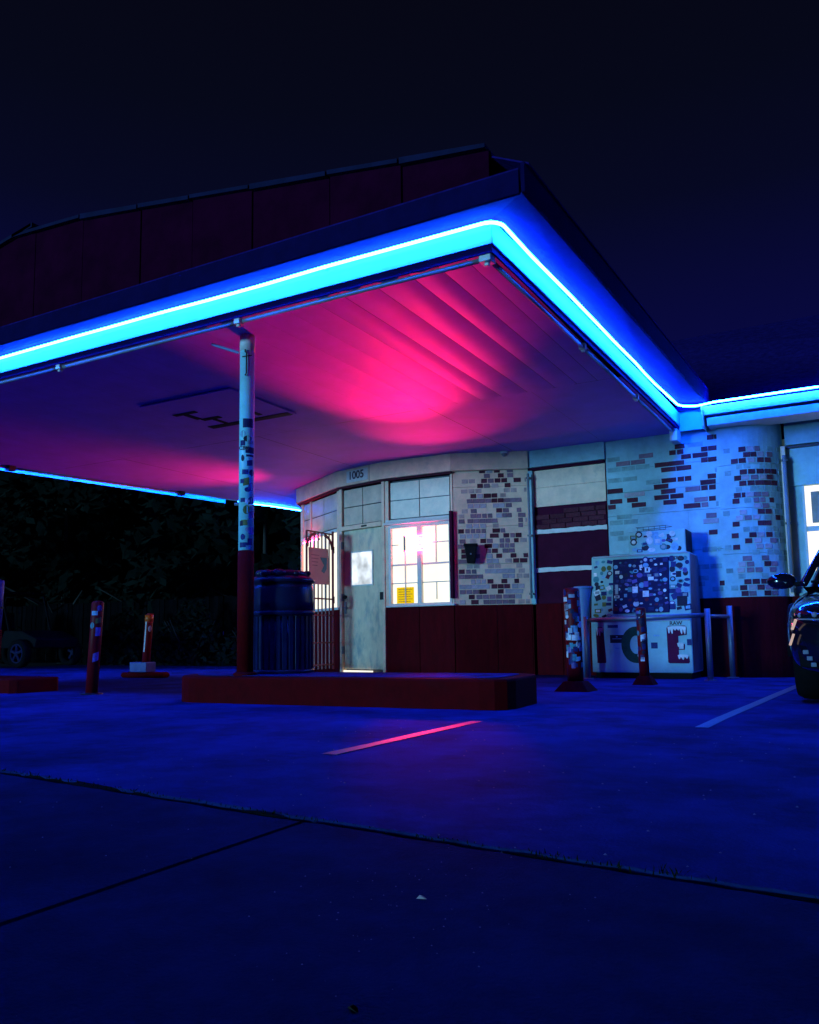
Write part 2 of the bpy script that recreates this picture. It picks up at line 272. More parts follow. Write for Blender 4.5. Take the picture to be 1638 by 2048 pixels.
def slab(pts_front, x0, x1, y_back, m, lift=0, ysteps=(), flip=False):
    mb = MB(); rows = []
    fr = pts_front
    rows.append([(x, y, gz(y)+lift-.05) for x, y in fr]); rows.append([(x, y, gz(y)+lift-.008) for x, y in fr]); rows.append([(x, y+.008, gz(y)+lift) for x, y in fr])
    for yy in list(ysteps)+[y_back]: rows.append([(x, yy, gz(yy)+lift) for x, y in fr])
    rows.append([(x, y_back, gz(y_back)+lift-.05) for x, y in fr])
    mb.grid(rows); return mb.build('slab', m, ground, recalc=False)
rng = random.Random(3)
def edge(x0, x1, step, f, jit): 
    n = max(2, int((x1-x0)/step)); return [(x0+(x1-x0)*i/n, f(x0+(x1-x0)*i/n)+rng.uniform(-jit, jit)) for i in range(n+1)]
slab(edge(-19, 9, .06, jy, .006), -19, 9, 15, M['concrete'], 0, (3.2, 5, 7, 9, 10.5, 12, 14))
def apron(x0, x1, lift):
    mb = MB(); fr = edge(x0, x1, .05, lambda x: jy(x)-.016, .004); rows = []
    for yy in (-4, -2, 0, .8, 1.4): rows.append([(x, yy, lift-.006*(x-x0)*0) for x, y in fr])
    rows.append([(x, y-.01, lift) for x, y in fr]); rows.append([(x, y, lift-.01) for x, y in fr]); rows.append([(x, y, lift-.06) for x, y in fr])
    rows.insert(0, [(x, -4, lift-.06) for x, y in fr]); mb.grid(rows)
    k = len(mb.v); 
    for xx in (fr[0][0], fr[-1][0]):
        yf = fr[0][1] if xx == fr[0][0] else fr[-1][1]
        mb.add([(xx, -4, lift), (xx, yf-.01, lift), (xx, yf-.01, lift-.06), (xx, -4, lift-.06)], [(0,1,2,3)])
    return mb.build('slab', M['apron'], ground, recalc=False)
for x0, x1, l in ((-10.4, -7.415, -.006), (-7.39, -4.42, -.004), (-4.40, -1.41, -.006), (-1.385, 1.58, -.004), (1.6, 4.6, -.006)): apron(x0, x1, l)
# dirt lying in the joint
mb = MB(); fr = edge(-10, 4, .05, lambda x: jy(x)-.011, .004)
mb.grid([[(x, y-.012-.010*max(0, math.sin(7*x)), -.0155+.009*max(0, math.sin(5.3*x+1))) for x, y in fr], [(x, y+.001, -.012+.012*max(0, math.sin(3.1*x)*math.sin(11*x))) for x, y in fr], [(x, y+.010+.012*max(0, math.sin(2.3*x+1)), -.014+.015*max(0, math.sin(2.3*x+1))) for x, y in fr]])
dirt = stuff(mb.build('joint_dirt', M['dirt'], recalc=False)); dirt['label'] = 'dark dirt packed into the long joint between the concrete slabs'
# weeds along the joint
mb = MB(); rng = random.Random(5)
def blades(cx, n, h, spread):
    for _ in range(n):
        x = cx+rng.gauss(0, spread); y = jy(x)-.01+rng.gauss(0, .012); a = rng.uniform(0, 6.28); hh = h*rng.uniform(.4, 1.1); w = .0022
        dx, dy = math.cos(a)*w, math.sin(a)*w; lx_, ly_ = rng.gauss(0, .4)*hh, rng.gauss(0, .4)*hh
        mb.add([(x-dx, y-dy, 0), (x+dx, y+dy, 0), (x+lx_*.5+dx*.6, y+ly_*.5, hh*.65), (x+lx_, y+ly_, hh)], [(0,1,2),(0,2,3)])
blades(-.47, 26, .016, .08); blades(-.40, 10, .022, .02); blades(-.66, 24, .014, .04); blades(-1.5, 70, .012, .25); blades(-2.3, 80, .012, .3); blades(-3.0, 90, .016, .3); blades(-.9, 30, .010, .1); blades(.3, 40, .010, .25)
w = stuff(mb.build('weeds', M['grass'], recalc=False)); w['label'] = 'short weeds growing in the joint of the concrete'; w['category'] = 'weeds'
# grit
mb = MB(); rng = random.Random(9)
for _ in range(420):
    x = rng.uniform(-2.6, .6); y = rng.uniform(.7, 4.4); r = rng.uniform(.0012, .0035) if y < jy(x) else rng.uniform(.002, .005)
    if rng.random() < .35: x, y = rng.gauss(-.75, .14), rng.gauss(1.45, .22)
    zz = 0 if y > jy(x) else -.006
    mb.add([(x-r, y, zz), (x, y-r*.8, zz), (x+r, y, zz), (x, y+r, zz), (x, y, zz+r*.8)], [(0,1,4),(1,2,4),(2,3,4),(3,0,4)])
gr_ = stuff(mb.build('grit', mat('grit', (.16, .15, .2), .5, bump=0), recalc=False)); gr_['label'] = 'scattered pale grit on the concrete in front of the camera'
# painted bay lines
for (x0, y0, x1, y1, w_) in ((-2.05, 2.95, -2.02, 4.42, .07), (-.80, 4.55, -.62, 9.0, .07)):
    mb = MB(); rows = []
    for i in range(9):
        t = i/8; x = x0+(x1-x0)*t; y = y0+(y1-y0)*t
        rows.append([(x-w_/2+rng.uniform(-.003, .003), y, gz(y)+.004), (x+w_/2+rng.uniform(-.003, .003), y, gz(y)+.004)])
    mb.grid(rows); struct(mb.build('parking_line', M['stripe'], recalc=False))
# fallen leaf and scrap
def leaf(pos, size, rz, m, name, label, cat):
    mb = MB(); L = size
    for sx_ in (-1, 1):
        mb.add([(0,-L,.001),(sx_*L*.35,-L*.3,.006),(sx_*L*.3,L*.4,.008),(0,L,.002),(0,0,.0015)], [(0,1,4),(1,2,4),(2,3,4)])
    o = mb.build(name, m, recalc=False); o.location = pos; o.rotation_euler = (0, 0, rz); tag(o, label, cat); return o
leaf((-.787, 1.445, -.006), .011, 1.9, mat('pale_scrap', (.75, .6, .62), .5, bump=0), 'paper_scrap', 'tiny pale scrap glowing pink on the foreground concrete', 'scrap')
leaf((-.645, .985, -.006), .012, 1.3, mat('dead_leaf', (.02, .015, .012), .8, bump=0), 'dry_leaf', 'small dark dry leaf lying on the foreground concrete', 'leaf')

# ================================================================== CANOPY
def lx(y): return -10.65+(y-7.2)*.18       # left edge of the canopy (runs askew)
FY, RX, ZS = 4.75, -2.0, 3.0
def rx(y): return RX+(y-FY)*.012
canopy = thing('canopy', 'wide white forecourt canopy with red gable front and blue lit edges', 'canopy', (-4, 4.75, 0))
rng = random.Random(21)
edges = [-2.0, -2.20, -2.41, -2.64, -2.94, -3.23, -3.475]
while edges[-1] > -11.3: edges.append(edges[-1]-rng.uniform(.27, .30))
for a, b in zip(edges[1:], edges[:-1]):
    n = 8; sag = rng.uniform(.016, .022)
    if a < -4.4: sag = rng.uniform(.0005, .0015)
    elif a < -3.6: sag = .008
    if b > -2.3: sag = .004
    gp = .002 if a > -3.6 else .0006
    mb = MB(); rows = []
    for y in (FY+.005, 5.8, 6.8, 7.845):
        rows.append([(max(min(a+gp+(b-a-2*gp)*k/n, rx(y)), lx(y)), y, ZS-sag*math.sin(math.pi*k/n)*(1.0 if y < 7.5 else .35)*(1 if y > 5 else .8)) for k in range(n+1)])
    if rows[0][-1][0]-rows[0][0][0] < .02 and rows[-1][-1][0]-rows[-1][0][0] < .02: continue
    mb.grid(rows); mb.build('soffit_panel', M['soffit'], canopy, smooth=True, recalc=False)
ie = [-1.9, -2.9, -4.1, -5.3, -6.5, -7.7, -8.9, -10.1, -11.0]
for i, (a, b) in enumerate(zip(ie[1:], ie[:-1])):
    yb = 10.62 if b > -4 else 13.2
    rows = [[(max(min(x, rx(y)), lx(y)), y, ZS+(.0015 if i % 2 else 0)) for x in (a+.002, (a+b)/2, b-.002)] for y in (7.853, 9, 10.6, yb)]
    MB().grid(rows).build('soffit_panel', M['soffit'], canopy, recalc=False)
mb = MB(); mb.prism([(lx(FY), FY+.02, 3.03), (-2.0, FY+.02, 3.03), (-1.95, 10.45, 3.03), (-4.3, 10.45, 3.03), (-4.3, 13.2, 3.03), (lx(13.2), 13.2, 3.03)], (0,0,.06)); mb.build('light_stop_deck', M['fascia'], canopy)  # unseen slab added above the soffit to block light leaks
# vertical trim strips that carry the neon
MB().box(lx(FY)-.02, -1.985, FY-.02, FY+.004, 3.040, 3.20).build('trim_board', M['turq'], canopy)
MB().prism([(-2.0, FY+.004, 3.040), (-1.98, FY-.02, 3.040), (-1.895, 10.40, 3.055), (-1.92, 10.40, 3.055)], (0,0,.165)).build('trim_board', M['turq'], canopy)
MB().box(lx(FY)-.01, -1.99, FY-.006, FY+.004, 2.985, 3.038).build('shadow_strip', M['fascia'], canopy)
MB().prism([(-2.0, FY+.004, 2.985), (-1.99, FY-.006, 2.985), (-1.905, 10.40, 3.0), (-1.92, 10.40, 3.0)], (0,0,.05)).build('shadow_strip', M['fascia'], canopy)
MB().prism([(lx(FY)-.02, FY+.005, 2.985), (lx(FY), FY+.005, 2.985), (lx(13.2), 13.2, 2.985), (lx(13.2)-.02, 13.2, 2.985)], (0,0,.1)).build('trim_board', M['turq'], canopy)
# eave boards (sloping overhang) front, right, left; in lengths so that the joints show
OV = .335
fo, fi = FY-OV, FY-.02
def eave_front(xa, xb, ca=0, cb=0):
    MB().prism([(xa, fi, 3.20), (xb, fi, 3.20), (xb+cb, fo, 3.135), (xa+ca, fo, 3.135)], (0,0,.018)).build('eave_board', M['eave'], canopy)
xsb = [lx(FY), -8.6, -6.32, -4.62, -3.1, -1.98]
for i in range(len(xsb)-1): eave_front(xsb[i]+.002, xsb[i+1]-.002 if i < 4 else xsb[i+1], -OV if i == 0 else 0, OV if i == 4 else 0)
ysb = [fi, 6.6, 8.7, 10.4]
for i in range(3):
    a, b = ysb[i], ysb[i+1]; f = lambda y: (y-fi)/(10.4-fi)
    xi = lambda y: -1.98+.085*f(y); xo = lambda y: -1.645+.085*f(y); zi = lambda y: 3.20+.07*f(y); zo = lambda y: 3.135+.135*f(y)
    MB().prism([(xi(a), a+.002, zi(a)), (xo(a), (a if i else fo)+.002, zo(a)), (xo(b), b, zo(b)), (xi(b), b, zi(b))], (0,0,.018)).build('eave_board', M['eave'], canopy)
MB().prism([(lx(FY)-.02, FY-.02, 3.10), (lx(FY)-.35, fo, 3.10), (lx(13.2)-.35, 13.2, 3.10), (lx(13.2)-.02, 13.2, 3.10)], (0,0,.018)).build('eave_board', M['eave'], canopy)
MB().prism([(lx(FY)-.33, fo, 2.98), (lx(FY)-.31, fo, 2.98), (lx(11.4)-.31, 11.4, 2.98), (lx(11.4)-.33, 11.4, 2.98)], (0,0,.12)).build('glow_board', M['glow_catch'], canopy)  # board added to catch the tube glow as a blue edge line
# outer fascia boards
MB().box(lx(FY)-.36, -1.66, fo-.022, fo, 3.125, 3.275).build('fascia_board', M['fascia'], canopy)
MB().prism([(-1.645, fo-.022, 3.125), (-1.622, fo-.022, 3.125), (-1.535, 10.38, 3.262), (-1.558, 10.38, 3.262)], (0,0,.19)).build('fascia_board', M['fascia'], canopy)
# gable front made of boards, with metal flashing along its top
PK = (-6.42, 4.27); RE = (-1.93, 3.60); LE = (-11.1, 3.58)
def ztop(x): return RE[1]+(PK[1]-RE[1])*(x-RE[0])/(PK[0]-RE[0]) if x > PK[0] else PK[1]+(LE[1]-PK[1])*(x-PK[0])/(LE[0]-PK[0])
rng = random.Random(4); px = RE[0]; py0 = 4.60
bx = [RE[0]]
while bx[-1] > PK[0]+.5: bx.append(bx[-1]-rng.uniform(.55, .95))
bx.append(PK[0]); 
while bx[-1] > LE[0]+.6: bx.append(bx[-1]-rng.uniform(.6, .95))
bx.append(LE[0])
for a, b in zip(bx[1:], bx[:-1]):
    d = rng.uniform(0, .012)
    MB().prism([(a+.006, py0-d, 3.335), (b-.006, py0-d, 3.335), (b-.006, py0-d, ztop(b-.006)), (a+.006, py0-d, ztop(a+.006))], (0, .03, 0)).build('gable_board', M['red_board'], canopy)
    j = rng.uniform(-.01, .012)
    MB().prism([(a+.004, py0-.05, ztop(a)+j-.018), (b-.012, py0-.05, ztop(b)+rng.uniform(-.01, .012)-.018), (b-.012, py0-.05, ztop(b)+.02), (a+.004, py0-.05, ztop(a)+.022)], (0, .1, 0)).build('flashing', M['flash'], canopy)
MB().prism([(lx(FY)-.36, fo-.02, 3.275), (-1.66, fo-.02, 3.275), (-1.9, py0-.02, 3.33), (lx(FY)-.1, py0-.02, 3.33)], (0,0,.012)).build('roof_apron', M['roof'], canopy)
MB().prism([(RE[0], py0+.03, RE[1]-.02), (PK[0], py0+.03, PK[1]-.02), (PK[0], 12.5, PK[1]-.02), (RE[0]+.06, 10.3, RE[1]-.02)], (0,0,.02)).build('roof', M['roof'], canopy)
MB().prism([(-1.6, fo, 3.30), (-1.93, py0+.03, 3.56), (-1.87, 10.3, 3.58), (-1.53, 10.3, 3.44)], (0,0,.012)).build('roof', M['roof'], canopy)
MB().prism([(PK[0], py0+.03, PK[1]-.02), (LE[0], py0+.03, LE[1]-.02), (LE[0], 12.5, LE[1]-.02), (PK[0], 12.5, PK[1]-.02)], (0,0,.02)).build('roof', M['roof'], canopy)
# conduit under the trim and its brackets
cx_ = [(-6.22, -4.20), (-4.12, -2.10), (-8.4, -6.30), (-10.6, -8.5)]
for a, b in cx_: MB().tube([(a, FY+.035, 2.968), (b, FY+.035, 2.968)], .017, 8).build('conduit', M['pipe'], canopy, smooth=True)
for a, b in ((4.88, 6.72), (6.80, 8.50), (8.58, 10.2)): MB().tube([(rx(a)-.035, a, 2.968), (rx(b)-.035, b, 2.968)], .017, 8).build('conduit', M['pipe'], canopy, smooth=True)
for a, b in ((5, 7.3), (7.35, 10.1)): MB().tube([(lx(a)+.04, a, 2.968), (lx(b)+.04, b, 2.968)], .015, 8).build('conduit', M['pipe'], canopy, smooth=True)
def bracket(x, y, s=1):
    m_ = MB(); m_.box(x-.028*s, x+.028*s, y-.03*s, y+.03*s, 2.945, 3.0); m_.box(x-.016, x+.016, y-.016, y+.016, 2.925, 2.945); m_.build('bracket', M['white_trim'], canopy, bevel=.006)
for x in (-8.45, -6.26, -4.16): bracket(x, FY+.03)
bracket(-2.05, FY+.05, 1.5)
for y in (6.76, 8.54): bracket(rx(y)-.035, y)
for y in (7.32, 10.15, 11.5): 
    m_ = MB(); m_.box(lx(y), lx(y)+.09, y-.05, y+.05, 2.93, 2.998); m_.build('bracket', M['dark_metal'], canopy)
# service hatch with slots
h_ = MB(); h_.box(-6.68, -5.42, 6.10, 7.20, 2.975, 2.99); hatch = h_.build('service_hatch', M['soffit'], canopy, bevel=.004)
def slot(x0, x1, y0, y1): MB().box(x0, x1, y0, y1, 2.968, 2.9745).build('slot', M['black'], hatch)
slot(-6.62, -5.46, 7.08, 7.18); slot(-6.60, -6.28, 6.50, 6.56); slot(-6.50, -6.43, 6.57, 6.78); slot(-6.46, -6.20, 6.79, 6.86); slot(-6.35, -6.30, 6.87, 7.07); slot(-5.80, -5.74, 6.74, 7.0)
MB().box(-1.93, -1.61, 10.405, 10.43, 2.99, 3.27).build('junction_board', M['turq'], canopy)
MB().box(-1.99, -1.90, 10.2, 10.44, 2.84, 2.984).build('beam_end', M['white_trim'], canopy)

# neon tube running round the canopy and along the shop roof
def arc_pts(c, r, a0, a1, n): return [(c[0]+r*math.cos(a0+(a1-a0)*i/n), c[1]+r*math.sin(a0+(a1-a0)*i/n)) for i in range(n+1)]
pts = [(4.2, 10.17, 3.245), (1.5, 10.17, 3.245), (-.5, 10.17, 3.243), (-1.45, 10.17, 3.238)]
pts += [(x, y, 3.222) for x, y in arc_pts((-1.62, 9.95), .22, R(90), R(180), 6)]
for i in range(1, 13):
    y = 9.7-(9.7-4.9)*i/12; pts.append((-1.925+.075*(y-4.75)/5.6+.004*math.sin(i*1.7), y, 3.165+.05*(y-5)/5+.004*math.sin(i*2.1)))
pts += [(x, y, 3.165) for x, y in arc_pts((-2.03, 4.80), .11, R(0), R(-90), 7)]
for i in range(1, 17):
    x = -2.2-(10.9-2.2)*i/16; pts.append((x, 4.69+.004*math.sin(i*2.3), 3.166+.003*math.sin(i*1.3)))
pts += [(lx(4.75)-.03, 4.72, 3.13), (lx(5.0)-.06, 5.0, 3.06), (lx(8)-.06, 8, 3.06), (lx(11.2)-.06, 11.2, 3.05), (lx(11.5)-.02, 11.5, 2.975), (lx(12.0)+.1, 12.0, 2.965), (lx(13.1)+.1, 13.1, 2.965)]
neon = thing('neon_light', 'long glowing blue neon tube running around the canopy edge and along the shop roof', 'neon light', (-2, 4.7, 0))
MB().tube(pts, .0115, 8).build('glass_tube', M['neon'], neon, smooth=True)
for i in range(2, len(pts)-6, 3):
    x, y, z = pts[i]; MB().box(x-.008, x+.008, y-.008+(.03 if y < 5 else 0), y+.008+(.03 if y < 5 else 0), z-.006, z+.006).build('tube_clip', M['white_trim'], neon)

# ================================================================== SHOP BUILDING
shop = thing('service_station', 'white painted brick service station shop with faceted bay, red base and lit windows', 'building', (-5, 10.5, 0))
ZB = -.05
P5, P4, P3, P2, P1, P0 = (-8.95, 12.3), (-8.28, 11.12), (-6.90, 10.27), (-5.98, 10.06), (-4.91, 10.08), (-3.96, 10.5)
def part(mb, name, m, par=None, **k): return mb.build(name, m, par or shop, **k)
facets = {}
for nm, a, b in (('left', P5, P4), ('gate', P4, P3), ('door', P3, P2), ('win', P2, P1), ('pillar', P1, P0)): facets[nm] = wall_frame(a, b)
# --- cornice band above every facet, in lengths with the joint by the number
lip = MB(); pl = [P5, P4, P3, P2, P1, P0]
def offset_pts(ps, d):
    out = []
    for i, p in enumerate(ps):
        ns = []
        if i > 0: f = wall_frame(ps[i-1], p); ns.append(f[3])
        if i < len(ps)-1: f = wall_frame(p, ps[i+1]); ns.append(f[3])
        n = sum(ns, Vector((0,0)))/len(ns); n = n/ (n.length**2) if n.length > 0 else n
        out.append((p[0]+n.x*d, p[1]+n.y*d))
    return out
o1 = offset_pts(pl, .075); o0 = offset_pts(pl, -.1)
for i in range(5):
    zl = 2.755
    mb = MB(); mb.prism([(*o1[i], zl), (*o1[i+1], zl), (*o0[i+1], zl), (*o0[i], zl)], (0,0,.262)); part(mb, 'cornice', M['warm_lit'], bevel=.006)
o2 = offset_pts(pl, .05)
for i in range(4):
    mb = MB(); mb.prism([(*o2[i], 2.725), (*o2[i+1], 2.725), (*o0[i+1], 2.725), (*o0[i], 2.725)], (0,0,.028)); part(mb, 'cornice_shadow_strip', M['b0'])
# --- backing core (dark) behind all facets
o3 = offset_pts(pl, -.06); core = MB(); core.prism([(*p, ZB) for p in o3]+[(-3.9, 12.5, ZB), (-8.9, 13.0, ZB)], (0,0,3.03-ZB)); part(core, 'wall_core', M['numb'])
def wains(F, L, splits, d0=-.05, d1=.02, z1=.905):
    for a, b in zip(splits[:-1], splits[1:]): part(MB(F).box(a+.003, b-.003, d0, d1, ZB, z1), 'wainscot_panel', M['maroon'], bevel=.004)
# --- LEFT facet
F, L, u, n = facets['left']
wains(F, L, [0, L])
part(MB(F).box(0, L, -.05, .0, 2.1, 2.755), 'wall', M['white_wall'])
w_ = part(MB(F).box(.05, L-.04, -.05, -.035, .93, 2.08), 'window', M['lit_sun'])
part(MB(F).box(L-.04, L, -.05, .0, .93, 2.1), 'mullion', M['white_trim'], w_); part(MB(F).box(0, .05, -.05, 0, .93, 2.1), 'mullion', M['white_trim'], w_)
def transom(F, u0, u1, z0, z1, cols=2, rows=2, gap=.014):
    t = part(MB(F).box(u0, u1, -.055, -.02, z0, z1), 'transom_window', M['dark_metal'])
    for i in range(cols):
        for j in range(rows):
            a = u0+(u1-u0)*i/cols+gap/2; b = u0+(u1-u0)*(i+1)/cols-gap/2; c = z0+(z1-z0)*j/rows+gap/2; d = z0+(z1-z0)*(j+1)/rows-gap/2
            part(MB(F).box(a, b, -.03, -.006-random.random()*.004, c, d), 'pane', M['trans_pane'], t)
    return t
# --- GATE facet: window behind the bars
F, L, u, n = facets['gate']
wains(F, L, [0, .55, 1.1, L])
part(MB(F).box(0, L, -.05, .03, .905, .945), 'sill', M['white_trim'], bevel=.005)
w_ = part(MB(F).box(.04, L-.14, -.05, -.035, .945, 2.10), 'window', M['lit_sun'])
for a, b in ((0, .04), (L-.14, L)): part(MB(F).box(a, b, -.05, .0, .945, 2.745), 'wall_post', M['warm_lit'])
for a in (.5, .98): part(MB(F).box(a, a+.035, -.05, -.01, .945, 2.10), 'mullion', M['white_trim'], w_)
part(MB(F).box(.04, L-.14, -.05, .004, 2.10, 2.15), 'lintel', M['white_trim'])
part(MB(F).box(.04, .12, -.05, .0, 2.15, 2.745), 'wall_post', M['warm_lit'])
part(MB(F).box(.40, .46, -.05, .0, 2.15, 2.745), 'wall_post', M['warm_lit'])
transom(F, .12, .40, 2.16, 2.71); transom(F, .47, L-.15, 2.16, 2.71)
# --- DOOR facet
F, L, u, n = facets['door']
part(MB(F).box(0, .055, -.06, .03, ZB, 2.745), 'door_jamb', M['warm_lit'], bevel=.004)
part(MB(F).box(L-.055, L, -.06, .03, ZB, 2.745), 'door_jamb', M['warm_lit'], bevel=.004)
part(MB(F).box(.055, L-.055, -.06, .045, 2.085, 2.15), 'door_header', M['warm_lit'], bevel=.004)
transom(F, .065, L-.065, 2.16, 2.71)
dr = part(MB(F).box(.062, L-.062, -.055, -.012, .03, 2.08), 'door', M['door'], bevel=.004)
dwz = (1.26, 1.74); dwu = (.235, .66)
part(MB(F).box(dwu[0], dwu[1], -.012, -.006, *dwz), 'window', M['lit_door'], dr)
fm = MB(F)
for a in ((dwu[0]-.018, dwu[0], dwz[0]-.018, dwz[1]+.018), (dwu[1], dwu[1]+.018, dwz[0]-.018, dwz[1]+.018), (dwu[0], dwu[1], dwz[0]-.018, dwz[0]), (dwu[0], dwu[1], dwz[1], dwz[1]+.018)): fm.box(a[0], a[1], -.012, .002, a[2], a[3])
part(fm, 'window_frame', M['white_trim'], dr)
hb = MB(F); hb.box(.075, .115, -.012, .004, .84, 1.02); hb.tube([(.095, 0, .93), (.095, .05, .93), (.115, .062, .93), (.20, .062, .925)], .011, 8); part(hb, 'handle', M['steel'], dr, smooth=False)
hb = MB(F); hb.tube([(.095, -.01, 1.09), (.095, .02, 1.09)], .028, 14); part(hb, 'deadbolt', M['dark_metal'], dr)
hb = MB(F); hb.box(L-.10, L-.03, -.012, .035, 1.02, 1.13); part(hb, 'latch_box', M['dark_metal'], dr, bevel=.004)
hb = MB(F); hb.box(.50, .60, .045, .06, 2.105, 2.125); part(hb, 'closer_plate', M['dark_metal'])
part(MB(F).box(.06, L-.30, -.02, .012, ZB, .010), 'threshold_glow', M['lit_sun'])  # glowing strip, light on the door sill put into its material
for k in range(3): part(MB(F).box(.048, .062, -.02, .036, .25+.78*k, .36+.78*k), 'hinge', M['steel'])
# --- WINDOW facet
F, L, u, n = facets['win']
wains(F, L, [0, L*.5, L])
part(MB(F).box(0, .055, -.05, .012, .905, 2.745), 'wall_post', M['warm_lit']); part(MB(F).box(L-.03, L, -.05, .012, .905, 2.745), 'wall_post', M['warm_lit'])
win = part(MB(F).box(.055, L-.03, -.05, -.04, .93, 2.075), 'window', M['lit_sun'])
WU0, WU1, WZ0, WZ1 = .075, L-.05, .945, 2.05
fm = MB(F); fm.box(.055, WU0+.015, -.04, .022, .93, 2.075); fm.box(WU1-.015, L-.03, -.04, .022, .93, 2.075); fm.box(WU0+.015, WU1-.015, -.04, .022, 2.03, 2.075); fm.box(WU0+.015, WU1-.015, -.04, .022, .93, .955)
part(fm, 'frame', M['white_trim'], win)
cu = (WU0+WU1)/2-.005
part(MB(F).box(cu-.032, cu+.032, -.04, .018, .955, 2.03), 'mullion', M['white_trim'], win)
lw = (WU0+.015, cu-.032); rw = (cu+.032, WU1-.015)
def mun(a, b, c, d): part(MB(F).box(a, b, -.04, -.012, c, d), 'muntin', M['white_trim'], win)
for (a, b), side in ((lw, 0), (rw, 1)):
    mid = (a+b)/2
    mun(a, b, 1.49, 1.515); mun(a, b, 1.235, 1.249)
    if side == 0: mun(a, a+.10, 1.785, 1.797); mun(mid-.005, mid+.005, 1.515, 1.68); mun(mid-.006, mid+.006, 1.249, 1.49); mun(mid-.006, mid+.006, .955, 1.235)
    else: mun(mid-.006, mid+.006, 1.515, 2.03); mun(b-.27, b, 1.79, 1.805); mun(mid-.004, mid+.004, 1.0, 1.235)
part(MB(F).box(.02, L+.02, -.02, .06, .905, .93), 'sill', M['white_trim'], win, bevel=.004)
part(MB(F).box(.0, L, -.02, .07, 2.078, 2.11), 'lintel', M['white_trim'], bevel=.004); part(MB(F).box(.02, L-.02, -.02, .045, 2.115, 2.15), 'lintel', M['white_trim'], bevel=.004)
part(MB(F).box(L-.028, L+.012, .015, .075, 1.0, 2.2), 'shutter_rail', M['bay_dark'])
transom(F, .075, L-.045, 2.165, 2.70)
# --- PILLAR facet
F, L, u, n = facets['pillar']
wains(F, L, [0, L*.55, L])
for a, b in ((.905, 1.46), (1.464, 1.98), (1.984, 2.53), (2.534, 2.757)): part(MB(F).box(0, L, -.05, 0, a, b), 'wall_panel', M['warm_lit'])
HB = .0695
meshes = {}
def brick(F, u0, u1, k, t, proud=.007):
    key = (round((u1-u0)*50), t)
    z0 = .91+k*HB; w_ = u1-u0; P = F((u0+u1)/2, 0, z0+HB/2); A = F(0,0,0); U = F(1,0,0)-A; N = F(0,1,0)-A
    if key not in meshes:
        ww = key[0]/50/2; h = (HB-.011)/2; e = .003
        mb = MB(); vs = [(x*s_, -d, z*s2) for (d, s_, s2) in ((-.02,1,1),(proud-e,1,1),(proud,1-e/ww,1-e/h)) for x, z in ((-ww,-h),(ww,-h),(ww,h),(-ww,h))]
        r_ = random.Random(hash(key) % 1000)
        vs = [(x+r_.uniform(-.002,.002), y, z+r_.uniform(-.0015,.0015)) for x, y, z in vs]
        fs = [(i*4+j, i*4+(j+1) % 4, (i+1)*4+(j+1) % 4, (i+1)*4+j) for i in range(2) for j in range(4)]+[(8,9,10,11)]
        me = bpy.data.meshes.new('brick'); me.from_pydata(vs, [], fs); bm = bmesh.new(); bm.from_mesh(me); bmesh.ops.recalc_face_normals(bm, faces=bm.faces); bm.to_mesh(me); bm.free(); me.materials.append(M['b%d' % t]); meshes[key] = me
    o = bpy.data.objects.new('brick', meshes[key]); COL.objects.link(o); o.parent = shop; o.location = P-world_off(shop); o.rotation_euler = (0, 0, math.atan2(U.y, U.x))
    return o
for a, b, k, t in BR_LEFT:
    if b/1000 < L+.05: brick(F, a/1000, b/1000, k, t)
# --- GARAGE BAY (closed, painted in bands)
F = frame_at((-3.96, 10.5), (1,0), (0,-1))
BL = 1.06
bay = part(MB(F).box(.06, BL, -.12, -.06, ZB, 2.73), 'garage_door', M['bay_dark'])
part(MB(F).box(.0, .06, -.12, .0, ZB, 2.73), 'bay_jamb', M['white_wall'])
bp_ = [(2.49, 2.728, 'warm_lit'), (2.225, 2.486, 'warm_lit'), (1.915, 2.05, 'bay_dark'), (1.40, 1.845, 'bay_dark'), (.915, 1.325, 'bay_dark')]
for a, b, m_ in bp_: part(MB(F).box(.064, BL-.003, -.06, -.045, a, b), 'door_panel', M[m_], bay)
for a in (1.85, 1.33):
    mb = MB(F); r_ = random.Random(int(a*100)); N_ = 16
    tp = [(.064+(BL-.07)*i/N_, a+.06+r_.uniform(-.004, .006)) for i in range(N_+1)]; bt = [(.064+(BL-.07)*i/N_, a+.004+r_.uniform(-.004, .004)) for i in range(N_+1)]
    for i in range(N_): mb.prism([(bt[i][0], -.06, bt[i][1]), (bt[i+1][0], -.06, bt[i+1][1]), (tp[i+1][0], -.06, tp[i+1][1]), (tp[i][0], -.06, tp[i][1])], (0, .019, 0))
    part(mb, 'trim_band', M['white_trim'], bay)
r_ = random.Random(2)
for row in range(4):
    z0 = 1.918+row*.066 if row < 2 else 2.05+(row-2)*.066; xx = .07+(.1 if row % 2 else 0)
    if row == 3: xx = .48
    while xx < BL-.1:
        w1 = min(.205, BL-.01-xx); part(MB(F).box(xx, xx+w1, -.06, -.036+r_.uniform(0,.004), z0, z0+.058), 'brick', M['b0'], bay); xx += w1+.012
part(MB(F).box(-.07, .02, -.1, .010, ZB, .905), 'wainscot_panel', M['maroon'])
part(MB(F).box(.0, BL, -.12, .0, 2.733, 2.765), 'bay_lintel', M['bay_dark']); part(MB(F).box(-.05, BL+.02, -.1, .035, 2.768, 3.01), 'bay_header', M['white_wall'], bevel=.004)
wains(F, BL, [0, .42, BL], -.06, .0)
